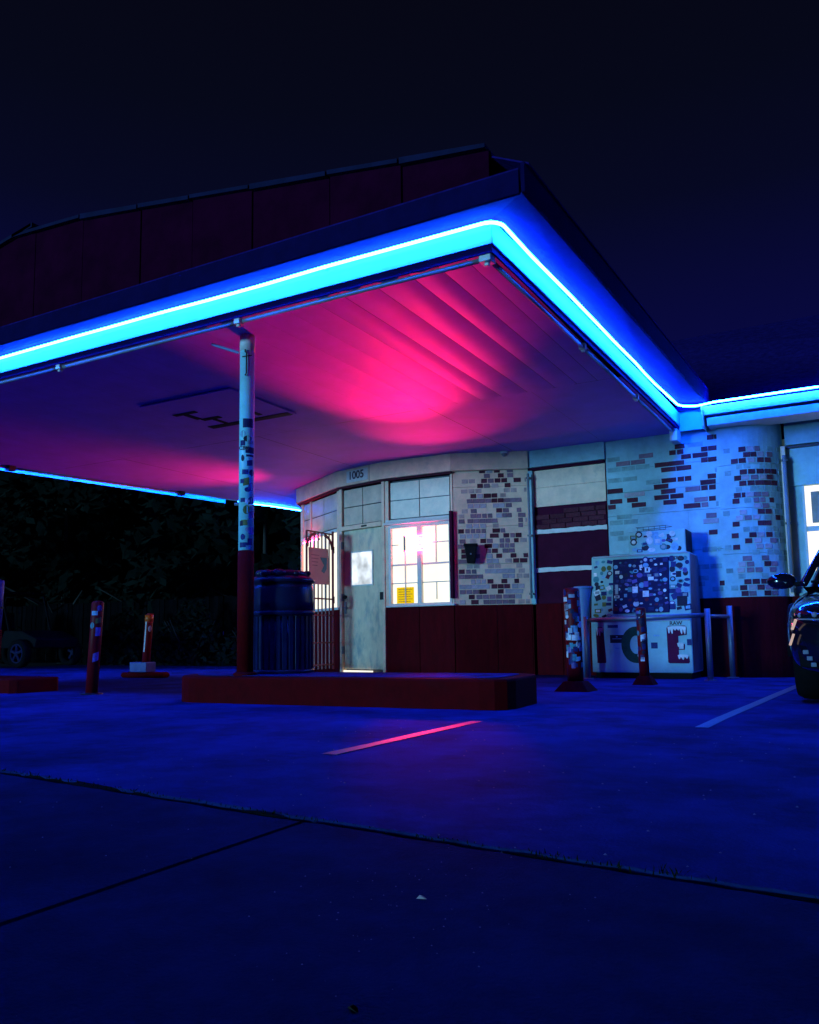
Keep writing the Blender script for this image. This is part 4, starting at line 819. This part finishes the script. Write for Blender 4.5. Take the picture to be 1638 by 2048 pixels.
# slant frame: u along x, v up the slant, d outwards
sl = Vector((0, Yt-Yf-.02, zt_-zm-.005)); SLn = sl.length; sv = sl.normalized(); sn = Vector((0, -sv.z, sv.y))
SF = lambda a, d, v: Vector((X0+a, Yf+.02, zm+.005))+sv*v+sn*d
LF = lambda a, d, z: Vector((X0+a, Yf-d, z))
MB(SF).box(.27, .93, .0, .018, .07, .735).build('door', M['ice_navy'], ic, bevel=.006)
MB(SF).box(.02, X1-X0-.02, .0, .012, .765, .785).build('edge_strip', M['steel'], ic)
MB(SF).box(.30, .34, .018, .034, .30, .42).build('handle', M['steel'], ic, bevel=.004)
MB(LF).box(.01, 1.16, .0, .006, .628, .650).build('edge_strip', M['steel'], ic)
r_ = random.Random(77); nstk = 0
placed = []
def stick(Fr, a, v, w_, h_, c_, sh, d, rot=0, par=ic):
    n_ = 10 if sh == 1 else 4
    P_ = [(math.cos(2*math.pi*i/10)*w_/2, math.sin(2*math.pi*i/10)*h_/2) for i in range(10)] if sh == 1 else [(-w_/2,-h_/2),(w_/2,-h_/2),(w_/2,h_/2),(-w_/2,h_/2)]
    c2_, s2_ = math.cos(rot), math.sin(rot); P_ = [(a+x*c2_-y*s2_, v+x*s2_+y*c2_) for x, y in P_]
    mb = MB(Fr); mb.prism([(x, d, y) for x, y in P_], (0, .0008, 0)); return mb.build('sticker', STK[c_], par)
def scatter(Fr, a0, a1, v0, v1, cell, d, cols, smin, smax, skip=0, par=ic):
    nx, ny = max(1, int((a1-a0)/cell)), max(1, int((v1-v0)/cell))
    for i in range(nx):
        for j in range(ny):
            if r_.random() < skip: continue
            a = a0+(a1-a0)*(i+.5+r_.uniform(-.28, .28))/nx; v = v0+(v1-v0)*(j+.5+r_.uniform(-.28, .28))/ny
            w_ = r_.uniform(smin, smax); h_ = w_*r_.uniform(.5, 1.2); sh = r_.choice((0, 0, 1, 1)); c_ = r_.choice(cols)
            stick(Fr, a, v, w_, h_, c_, sh, d+r_.random()*.0016, r_.choice((0, 0, r_.uniform(-.5, .5))), par)
            if w_ > .062 and r_.random() < .5: stick(Fr, a, v, w_*.6, h_*.55, r_.choice((3, 4, 0, 1, 7)), sh, d+.0028, 0, par)
scatter(SF, .03, .26, .03, .74, .060, .0006, [0,0,1,1,1,2,3,4,6,9,5], .035, .082)
scatter(SF, .94, 1.155, .10, .74, .060, .0006, [0,1,1,4,5,9,1,0,3,4,0], .045, .088)
scatter(SF, .285, .92, .08, .73, .056, .0186, [1,3,4,4,7,5,9,1,3,2,0,1], .022, .075, .12)
stick(SF, 1.075, .20, .115, .115, 0, 0, .004)
stick(SF, .685, .585, .062, .062, 3, 0, .0225); stick(SF, .685, .587, .02, .035, 0, 0, .0245)
# bottom lettering I C E with frost dripping from the top edges
def letter(name, outline, m, frost):
    mb = MB(LF); mb.prism([(a, .001, z) for a, z in outline], (0, .004, 0)); o = mb.build(name, m, ic)
    for f_ in frost:
        mb = MB(LF); mb.prism([(a, .0055, z) for a, z in f_], (0, .0035, 0)); mb.build('frost', M['frost'], o)
def drips(a0, a1, zt_l, depth, n_, seed):
    q = random.Random(seed); top = [(a0+.004, zt_l-.006), (a0+(a1-a0)*.3, zt_l+.002), (a0+(a1-a0)*.7, zt_l), (a1-.004, zt_l-.006)]
    bot = []
    for i in range(n_):
        x0_ = a1-(a1-a0)*i/n_; x1_ = a1-(a1-a0)*(i+1)/n_; dd = depth*q.uniform(.55, 1.2)
        bot += [(x0_-.003, zt_l-depth*.42), (x0_*.7+x1_*.3, zt_l-dd), ((x0_+x1_)/2, zt_l-dd-.006), (x0_*.3+x1_*.7, zt_l-dd*.9)]
    return top[::-1][::-1]+bot
letter('letter', [(.065,.145),(.165,.145),(.172,.16),(.152,.50),(.150,.555),(.130,.575),(.085,.573),(.062,.55),(.058,.50)], M['ice_red'], [drips(.062, .148, .565, .085, 3, 1)])
cc, cz, rw_, rh_ = .535, .36, .175, .215
cpts = [(cc+rw_*math.cos(t)*(1.0), cz+rh_*math.sin(t)) for t in [R(38)+R(284)*i/22 for i in range(23)]]+[(cc+rw_*.42*math.cos(t), cz+rh_*.5*math.sin(t)) for t in [R(322)-R(284)*i/22 for i in range(23)]]
mbc = MB(LF)
for i in range(22): mbc.prism([(cpts[i][0], .001, cpts[i][1]), (cpts[i+1][0], .001, cpts[i+1][1]), (cpts[44-i][0], .001, cpts[44-i][1]), (cpts[45-i][0], .001, cpts[45-i][1])], (0, .004, 0))
cl = mbc.build('letter', M['ice_green'], ic)
for k, (a, z) in enumerate(((.60,.25),(.57,.235),(.64,.28),(.60,.33))): 
    mb = MB(LF); mb.prism([(a+.022*math.cos(t), .0055, z+.028*math.sin(t)) for t in [2*math.pi*i/8 for i in range(8)]], (0, .003, 0)); mb.build('frost', M['frost'], cl)
letter('letter', [(.895,.155),(.915,.145),(1.125,.145),(1.135,.16),(1.13,.225),(1.02,.225),(1.02,.30),(1.085,.30),(1.09,.365),(1.02,.365),(1.02,.455),(1.115,.47),(1.115,.56),(1.10,.575),(.91,.575),(.892,.55)], M['ice_red'],
       [drips(.90, 1.112, .57, .075, 6, 2), drips(1.0, 1.125, .245, .06, 3, 3), drips(1.0, 1.08, .38, .07, 2, 4)])
stick(LF, .265, .58, .125, .035, 1, 0, .001); stick(LF, .31, .43, .165, .095, 0, 0, .001); stick(LF, .31, .432, .11, .006, 4, 0, .003); stick(LF, .31, .455, .02, .012, 4, 0, .003); stick(LF, .31, .32, .05, .018, 4, 0, .001)
stick(LF, .775, .465, .07, .02, 4, 0, .001); stick(LF, .745, .35, .075, .07, 1, 0, .001); stick(LF, 1.075+.065, .385, .05, .07, 1, 0, .006); stick(LF, 1.05, .345, .05, .07, 3, 0, .010)
text('lettering', 'RAW', .062, M['numb'], ic, plane_matrix(LF(1.0, .004, .603), (1,0,0)), .0006, .002)
text('lettering', 'CBC', .055, M['numb'], ic, plane_matrix(SF(1.03, .003, .715), (1,0,0), sv), .0006, .002)
# unit on top
cu_ = thing('compressor_box', 'white sticker covered box sitting on top of the ice cooler', 'compressor box', (-2.17, 10.2, zt_))
cb = (-2.50, -1.83, 10.02, 10.40, zt_+.002, zt_+.29)
MB().box(*cb).build('casing', M['ice_white'], cu_, bevel=.01)
MB().box(cb[1]+.001, cb[1]+.006, cb[2]+.01, cb[3]-.01, cb[4]+.01, cb[5]-.01).build('side_vent', M['black'], cu_)
BF = lambda a, d, z: Vector((cb[0]+a, cb[2]-d, cb[4]+z))
scatter(BF, .03, .64, .03, .27, .062, .0006, [4,3,5,1,7,0,6,9,3], .05, .10, .12, cu_)
stick(BF, .06, .16, .085, .085, 0, 1, .003, 0, cu_); stick(BF, .06, .16, .05, .05, 3, 1, .0045, 0, cu_); stick(BF, .52, .235, .07, .07, 3, 1, .003, 0, cu_)
rk = thing('wire_rack', 'thin dark wire tray lying on the box above the ice cooler', 'wire rack', (-2.2, 10.2, cb[5]))
for z in (.008, .055):
    MB().tube([(-2.42, 10.08, cb[5]+z), (-2.08, 10.05, cb[5]+z), (-2.02, 10.22, cb[5]+z), (-2.36, 10.34, cb[5]+z)], .0035, 5, True).build('hoop', M['dark_metal'], rk)
for i in range(6): MB().tube([(-2.40+.068*i, 10.085-.008*i, cb[5]+.004), (-2.40+.068*i, 10.085-.008*i, cb[5]+.058)], .0028, 5).build('wire', M['dark_metal'], rk)
for i in range(4): MB().tube([(-2.36+.09*i, 10.07, cb[5]+.008), (-2.33+.09*i, 10.28, cb[5]+.008)], .0028, 5).build('wire', M['dark_metal'], rk)
# tapered tub left of the cooler
tb = thing('tapered_tub', 'pale blue tapered tub standing between the thick bollard and the ice cooler', 'tub', (-3.02, 9.85, gz(9.8)))
MB().lathe([(.055, gz(9.8)), (.055, .45), (.062, .66), (.105, 1.06), (.108, 1.07), (.10, 1.07)], (-3.045, 9.86), 20).build('cup', M['tub'], tb, smooth=True)
MB().lathe([(.112, 1.045), (.116, 1.06), (.112, 1.075), (.1, 1.075)], (-3.045, 9.86), 20).build('rim', M['tub'], tb, smooth=True)
# pipe guard rail
gr = thing('guard_rail', 'galvanised pipe rail bent around the front and right side of the ice cooler', 'guard rail', (-2.2, 9.5, gz(9.5)))
z9 = gz(9.5); rl = .67
MB().tube([(-2.92, 9.56, rl-.015), (-1.56, 9.53, rl+.015)], .026, 10).build('top_rail', M['steel'], gr, smooth=True)
MB().tube([(-1.56, 9.53, rl+.0), (-1.43, 10.22, rl+.005)], .022, 10).build('side_rail', M['steel'], gr, smooth=True)
for x, y, zt2 in ((-1.55, 9.53, .755), (-2.93, 9.56, rl+.03), (-1.42, 10.26, .80)): 
    MB().tube([(x, y, gz(y)-.01), (x, y, zt2)], .032, 12).build('post', M['steel'], gr, smooth=True); MB().lathe([(.07, gz(y)), (.068, gz(y)+.01), (.033, gz(y)+.014)], (x, y), 14).build('base_plate', M['steel'], gr)

# ================================================================== PARKED CAR
CX, CY = .43, 5.86
car = thing('parked_car', 'dark glossy car parked nose out at the right edge with neon reflected in its bonnet', 'car', (CX, CY, 0))
def sec(hw, zt2, y, zbot=.24, crown=.03):
    h = zt2-zbot; half = [(0, zt2), (hw*.45, zt2-crown*.35), (hw*.78, zt2-crown), (hw*.92, zt2-crown-.05*h), (hw*.985, zt2-crown-.17*h), (hw, zbot+.50*h), (hw*.985, zbot+.28*h), (hw*.95, zbot+.10*h), (hw*.86, zbot), (hw*.4, zbot-.01), (0, zbot-.01)]
    L_ = [(CX-x, CY+y, z) for x, z in half]; R_ = [(CX+x, CY+y, z) for x, z in half[::-1][1:-1]]; return L_+R_
st = [(.02,.56,.60),(.05,.74,.66),(.12,.86,.73),(.22,.915,.785),(.40,.935,.84),(.65,.94,.885),(.95,.94,.92),(1.25,.94,.955),(1.6,.94,.985),(2.2,.94,1.0),(3.2,.94,1.02),(3.9,.93,1.03),(4.25,.90,1.02),(4.42,.83,.95),(4.47,.70,.80)]
mb = MB(); rows = [sec(hw, z, y, .24 if 0.1 < y < 4.3 else .30, .035) for y, hw, z in st]; nn_ = len(rows[0])
for r in rows: mb.v += r
for i in range(len(rows)-1): mb.f += [(i*nn_+k, i*nn_+(k+1) % nn_, (i+1)*nn_+(k+1) % nn_, (i+1)*nn_+k) for k in range(nn_)]
mb.f += [tuple(range(nn_)), tuple(range((len(rows)-1)*nn_, len(rows)*nn_))]
body = mb.build('body', M['car'], car, smooth=True); sb = body.modifiers.new('sub', 'SUBSURF'); sb.levels = sb.render_levels = 2
gh = [(1.20, .95, .80), (1.85, 1.36, .70), (2.25, 1.50, .655), (3.1, 1.53, .65), (3.8, 1.46, .62), (4.3, 1.02, .72)]
mb = MB(); 
for y, z, hw in gh: mb.v += [(CX-.86, CY+y, .93), (CX-hw-.015, CY+y, z-.09), (CX-hw*.86, CY+y, z-.01), (CX, CY+y, z+.015), (CX+hw*.86, CY+y, z-.01), (CX+hw+.015, CY+y, z-.09), (CX+.86, CY+y, .93)]
for i in range(len(gh)-1): mb.f += [(i*7+k, i*7+k+1, (i+1)*7+k+1, (i+1)*7+k) for k in range(6)]
mb.f += [tuple(range(7)), tuple(range((len(gh)-1)*7, len(gh)*7))]
mb.build('cabin_glass', M['glass'], car, smooth=True)
for s_ in (-1, 1):
    MB().tube([(CX+s_*.85, CY+1.18, .955), (CX+s_*.735, CY+1.83, 1.29), (CX+s_*.67, CY+2.25, 1.43), (CX+s_*.665, CY+3.1, 1.455), (CX+s_*.64, CY+3.8, 1.37), (CX+s_*.74, CY+4.32, 1.02)], .03, 8).build('roof_pillar', M['car'], car, smooth=True)
    MB().tube([(CX+s_*.71, CY+2.75, 1.44), (CX+s_*.88, CY+2.85, .98)], .03, 6).build('roof_pillar', M['car'], car)
    # mirror
    mx_ = CX+s_*1.04
    mm = MB(); mm.sphere((0, 0, 0), 1, 14, 9); mm.v = [(mx_+x*.118*(1 if x*s_ < 0 else .92), CY+1.50+y*.055, 1.005+z*.072*(1+.15*x*(-s_))) for x, y, z in mm.v]; mir = mm.build('mirror', M['car'], car, smooth=True)
    MB().prism([(CX+s_*.88, CY+1.47, .955), (CX+s_*.99, CY+1.49, .965), (CX+s_*.99, CY+1.53, .965), (CX+s_*.88, CY+1.56, .955)], (0,0,.035)).build('mirror_arm', M['car_dark'], mir)
    MB().box(mx_-.085, mx_+.085, CY+1.545, CY+1.553, .96, 1.05).build('mirror_glass', M['chrome'], mir)
    # headlamp wrapping round the corner
    hl = [(.875, .33, .665, .735), (.868, .205, .655, .72), (.825, .105, .645, .705), (.75, .04, .64, .69), (.58, .005, .635, .675), (.42, -.012, .632, .662)]
    mb = MB(); mb.grid([[(CX+s_*(x+.012), CY+y-.012, z0) for x, y, z0, z1 in hl], [(CX+s_*(x+.014), CY+y-.016, (z0+z1)/2) for x, y, z0, z1 in hl], [(CX+s_*x, CY+y, z1) for x, y, z0, z1 in hl]]); hd = mb.build('headlight', M['glass'], car, smooth=True, recalc=False)
    for j, (x, y) in enumerate(((.815, .095), (.73, .036), (.60, .003))):
        MB().sphere((CX+s_*x, CY+y-.004, .665), .022, 10, 7).build('lamp_lens', M['lens'], hd, smooth=True)
    mb = MB(); mb.tube([(CX+s_*.40, CY-.018, .628), (CX+s_*.55, CY+.0, .630), (CX+s_*.74, CY+.03, .634), (CX+s_*.84, CY+.10, .638)], .007, 6); mb.build('light_strip', M['lens'], hd, smooth=True)
    # side strips glowing in place of warm reflections, vent surround and fog lamps
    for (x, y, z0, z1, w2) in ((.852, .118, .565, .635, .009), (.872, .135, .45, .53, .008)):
        mb = MB(); mb.tube([(CX+s_*(x+.022), CY+y, z0), (CX+s_*(x-.006), CY+y-.035, z1)], w2, 8); mb.build('side_glint', M['glint_warm'], car, smooth=True)
    mb = MB(); mb.prism([(CX+s_*.62, CY+.045, .27), (CX+s_*.84, CY+.125, .29), (CX+s_*.855, CY+.135, .46), (CX+s_*.66, CY+.045, .44)], (0, .05, 0)); mb.build('vent_surround', M['car_dark'], car, bevel=.01)
    for j in range(3): MB().box(CX+s_*(.80-.022*j)-.017, CX+s_*(.80-.022*j)+.017, CY+.082-.008*j, CY+.10-.008*j, .385-.045*j, .415-.045*j).build('fog_lamp', M['lens'], car, bevel=.004)
    for y in (.88, 3.58):
        wx = CX+s_*.815
        mb = MB(); prof = [(.20, -.10), (.33, -.10), (.355, -.06), (.36, 0), (.355, .06), (.33, .10), (.20, .10)]; n_ = 32
        for r2, w2 in prof: mb.v += [(wx+w2, CY+y+r2*math.cos(2*math.pi*k/n_), .358+r2*math.sin(2*math.pi*k/n_)) for k in range(n_)]
        for i in range(len(prof)): j = (i+1) % len(prof); mb.f += [(i*n_+k, i*n_+(k+1) % n_, j*n_+(k+1) % n_, j*n_+k) for k in range(n_)]
        wh = mb.build('wheel', M['rubber'], car, smooth=True)
        mb = MB(); mb.tube([(wx+s_*.04, CY+y, .358), (wx+s_*.085, CY+y, .358)], .06, 12)
        for k in range(5):
            t = 2*math.pi*k/5; mb.tube([(wx+s_*.07, CY+y, .358), (wx+s_*.07, CY+y+.21*math.cos(t), .358+.21*math.sin(t))], .022, 6)
        mb.build('rim', M['steel'], wh)
        mb = MB(); arc2 = [(CX+s_*.915, CY+y+.40*math.cos(t), .358+.40*math.sin(t)) for t in [math.pi*i/14 for i in range(15)]]; mb.tube(arc2, .028, 6); mb.build('wheel_arch', M['car_dark'], car, smooth=True)
mb = MB(); mb.prism([(CX-.44, CY-.012, .42), (CX+.44, CY-.012, .42), (CX+.36, CY-.005, .60), (CX-.36, CY-.005, .60)], (0, .06, 0)); gl = mb.build('grille', M['car_dark'], car, bevel=.01)
for k in range(5): MB().box(CX-.37, CX+.37, CY-.026, CY-.014, .44+.033*k, .452+.033*k).build('grille_bar', M['chrome'], gl)
MB().prism([(CX-.66, CY+.06, .20), (CX+.66, CY+.06, .20), (CX+.60, CY+.0, .33), (CX-.60, CY+.0, .33)], (0, .2, 0)).build('lower_bumper', M['car_dark'], car, bevel=.03)
MB().tube([(CX-.80, CY+1.20, .972), (CX, CY+1.12, .985), (CX+.80, CY+1.20, .972)], .012, 6).build('wiper_cowl', M['car_dark'], car)

for ch in car.children:
    if ch.name.startswith(('wheel',)) and not ch.name.startswith('wheel_arch'): continue
    for o_ in [ch]+list(ch.children):
        for v_ in o_.data.vertices: v_.co.z *= .90
# ================================================================== DARK BACKGROUND ON THE LEFT
def tree(name, label, pos, h, cr, seed, grp='dark trees behind the forecourt', n=1500, ls=.16, trunk_h=None, sq=1.0):
    r_ = random.Random(seed); t = thing(name, label, 'tree', pos, grp)
    th = trunk_h or h*.45
    mb = MB(); mb.tube([(pos[0], pos[1], pos[2]-.1), (pos[0]+.08, pos[1], pos[2]+th*.5), (pos[0]-.05, pos[1]+.05, pos[2]+th), (pos[0], pos[1], pos[2]+h*.8)], [.16, .12, .09, .03], 8)
    for k in range(6):
        a = r_.uniform(0, 6.28); z0 = pos[2]+th*r_.uniform(.55, 1.0); mb.tube([(pos[0], pos[1], z0), (pos[0]+math.cos(a)*cr*.4, pos[1]+math.sin(a)*cr*.4, z0+.5), (pos[0]+math.cos(a)*cr*.75, pos[1]+math.sin(a)*cr*.75, z0+.9)], [.06, .04, .015], 5)
    mb.build('trunk', M['bark'], t, smooth=True)
    cl = [(pos[0]+r_.gauss(0, cr*.45), pos[1]+r_.gauss(0, cr*.45), pos[2]+th*.6+(h-th*.6)*r_.random(), cr*r_.uniform(.25, .48)) for _ in range(16)]
    mb = MB()
    for _ in range(n):
        c_ = r_.choice(cl); d = Vector((r_.gauss(0,1), r_.gauss(0,1), r_.gauss(0,1))).normalized()*c_[3]*r_.uniform(.55, 1.05)
        p = Vector(c_[:3])+d; p.z = max(p.z, pos[2]+.05); a = Vector((r_.gauss(0,1), r_.gauss(0,1), r_.gauss(0,1))).normalized(); b = a.orthogonal().normalized(); s_ = ls*r_.uniform(.6, 1.3)
        mb.add([tuple(p-a*s_), tuple(p+b*s_*.45), tuple(p+a*s_), tuple(p-b*s_*.45)], [(0,1,2,3)])
    mb.build('crown', M['leaf'], t, recalc=False)
specs = [(-12.6, 18.2, 7.4, 2.3, 'dense_tree', 'broad dark tree nearest the left end of the shop'), (-15.6, 19.2, 8.2, 2.6, 'dense_tree', 'taller dark tree behind the far red kerb block'), (-19.0, 18.2, 7.6, 2.6, 'dense_tree', 'round dark tree behind the leaning bollard'), (-22.5, 17.6, 8.0, 2.6, 'dense_tree', 'dark tree behind the dim parked buggy at far left'), (-26.5, 16.9, 7.6, 2.6, 'dense_tree', 'leftmost dark tree beyond the forecourt')]
for i, (x, y, h, cr_, nm, lb) in enumerate(specs): tree(nm, lb, (x, y, gz(y)), h, cr_, 50+i, n=3600, ls=.26, trunk_h=1.6)
# low shrubs in front of the trees
def shrub(pos, w_, h, seed, label):
    r_ = random.Random(seed); t = thing('shrub', label, 'shrub', pos, 'low shrubs along the back of the forecourt')
    mb = MB()
    for k in range(7): a = r_.uniform(0, 6.28); mb.tube([(pos[0], pos[1], pos[2]-.05), (pos[0]+math.cos(a)*w_*.5, pos[1]+math.sin(a)*w_*.5, pos[2]+h*.7)], [.025, .008], 5)
    mb.build('stem', M['bark'], t)
    mb = MB()
    for _ in range(900):
        a = r_.uniform(0, 6.28); q = math.sqrt(r_.random()); z = r_.random(); ww = w_*(1-.55*z**2)*(.8+.25*math.sin(3*a+seed))
        p = Vector((pos[0]+math.cos(a)*q*ww, pos[1]+math.sin(a)*q*ww*.7, pos[2]+.03+z*h*(.85+.2*math.sin(2*a+seed)))); a_ = Vector((r_.gauss(0,1), r_.gauss(0,1), r_.gauss(0,1))).normalized(); b = a_.orthogonal().normalized(); s_ = .10*r_.uniform(.6, 1.3)
        mb.add([tuple(p-a_*s_), tuple(p+b*s_*.45), tuple(p+a_*s_), tuple(p-b*s_*.45)], [(0,1,2,3)])
    mb.build('leaves', M['leaf'], t, recalc=False)
for i, (x, y, w_, h, lb) in enumerate([(-10.9, 15.9, 1.1, 1.5, 'low dark shrub just left of the shop wall'), (-12.9, 15.6, 1.2, 1.2, 'low dark shrub seen left of the barrel bin'), (-15.0, 15.5, 1.3, 1.6, 'low dark shrub behind the far bollard'), (-17.2, 15.2, 1.2, 1.3, 'low dark shrub behind the leaning bollard'), (-22.0, 14.8, 1.3, 1.5, 'low dark shrub behind the dim buggy')]): shrub((x, y, gz(y)), w_, h, 70+i, lb)
# board fence behind
fn = thing('board_fence', 'dark weathered board fence behind the shrubs on the left', 'fence', (-17, 16.6, -.15))
r_ = random.Random(6)
fb = None
for i in range(110):
    x = -28+.165*i; h = 1.75+r_.uniform(-.03, .03); y = 16.6+.02*math.sin(i*1.9)
    if fb is None: fb = MB().box(-.078, .078, -.011, .011, 0, 1.75).build('board', M['fence'], fn, local=True); o = fb
    else: o = fb.copy(); COL.objects.link(o)
    o.location = (x+17, y-16.6, 0); o.scale = (1, 1, h/1.75)
for z in (.25, 1.35): MB().box(-28, -9.9, 16.63, 16.67, z, z+.08).build('rail', M['fence'], fn)
# dim parked buggy
ux, uy = -16.15, 11.55
bg_ = thing('parked_buggy', 'dim open buggy with pale spoked wheels parked in the dark at the far left', 'buggy', (ux, uy, gz(uy)))
zz = gz(uy)
for k, (dx, dy) in enumerate(((0,0),(-2.1,0),(0,1.3),(-2.1,1.3))):
    x, y, z = ux+dx, uy+dy, zz+.31
    mb = MB(); n_ = 24; prof = [(.20,-.08),(.30,-.08),(.31,0),(.30,.08),(.20,.08)]
    for r2, w2 in prof: mb.v += [(x+r2*math.cos(2*math.pi*q/n_), y+w2, z+r2*math.sin(2*math.pi*q/n_)) for q in range(n_)]
    for i in range(5): j = (i+1) % 5; mb.f += [(i*n_+q, i*n_+(q+1) % n_, j*n_+(q+1) % n_, j*n_+q) for q in range(n_)]
    wh = mb.build('wheel', M['rubber'], bg_, smooth=True)
    s_ = -1 if dy == 0 else 1
    mb = MB(); mb.tube([(x, y+s_*.05, z), (x, y+s_*.085, z)], .055, 10)
    for q in range(5): t = 2*math.pi*q/5+.3; mb.tube([(x, y+s_*.07, z), (x+.19*math.cos(t), y+s_*.07, z+.19*math.sin(t))], .032, 6)
    mb.tube([(x+.195*math.cos(2*math.pi*q/20), y+s_*.07, z+.195*math.sin(2*math.pi*q/20)) for q in range(20)], .02, 6, True)
    mb.build('rim', M['dim_rim'], wh)
MB().prism([(ux-2.6, uy+.1, zz+.42), (ux+.35, uy+.1, zz+.42), (ux+.42, uy+.1, zz+.62), (ux-.1, uy+.1, zz+.80), (ux-.7, uy+.1, zz+.82), (ux-.8, uy+.1, zz+.62), (ux-2.0, uy+.1, zz+.62), (ux-2.1, uy+.1, zz+.9), (ux-2.6, uy+.1, zz+.9)], (0, 1.1, 0)).build('body', M['car_dark'], bg_, bevel=.03)
for dy in (.12, 1.18): MB().tube([(ux-.55, uy+dy, zz+.8), (ux-.85, uy+dy, zz+1.65), (ux-2.2, uy+dy, zz+1.65), (ux-2.45, uy+dy, zz+.88)], .025, 8).build('roll_bar', M['car_dark'], bg_)
MB().box(ux-2.25, ux-.82, uy+.08, uy+1.22, zz+1.66, zz+1.70).build('roof', M['car_dark'], bg_, bevel=.01)
MB().box(ux-1.75, ux-1.3, uy+.2, uy+1.1, zz+.62, zz+.78).build('seat', M['rubber'], bg_, bevel=.03); MB().box(ux-1.9, ux-1.75, uy+.2, uy+1.1, zz+.64, zz+1.25).build('backrest', M['rubber'], bg_, bevel=.03)

# far wood behind the trees: one dark mass
r_ = random.Random(99); mb = MB()
for _ in range(14000):
    x = r_.uniform(-48, -8); y = 24+r_.gauss(0, 1.3)+.12*(x+30); hh = 9.5+1.6*math.sin(x*.7)+.9*math.sin(x*1.9); p = Vector((x, y, -.15+hh*math.sqrt(r_.random()))); a_ = Vector((r_.gauss(0,1), r_.gauss(0,1), r_.gauss(0,1))).normalized(); b = a_.orthogonal().normalized(); s_ = .55*r_.uniform(.6, 1.3)
    mb.add([tuple(p-a_*s_), tuple(p+b*s_*.5), tuple(p+a_*s_), tuple(p-b*s_*.5)], [(0,1,2,3)])
wd = stuff(mb.build('far_wood', M['leaf'], recalc=False)); wd['label'] = 'dark mass of woodland far behind the forecourt on the left'; wd['category'] = 'woodland'
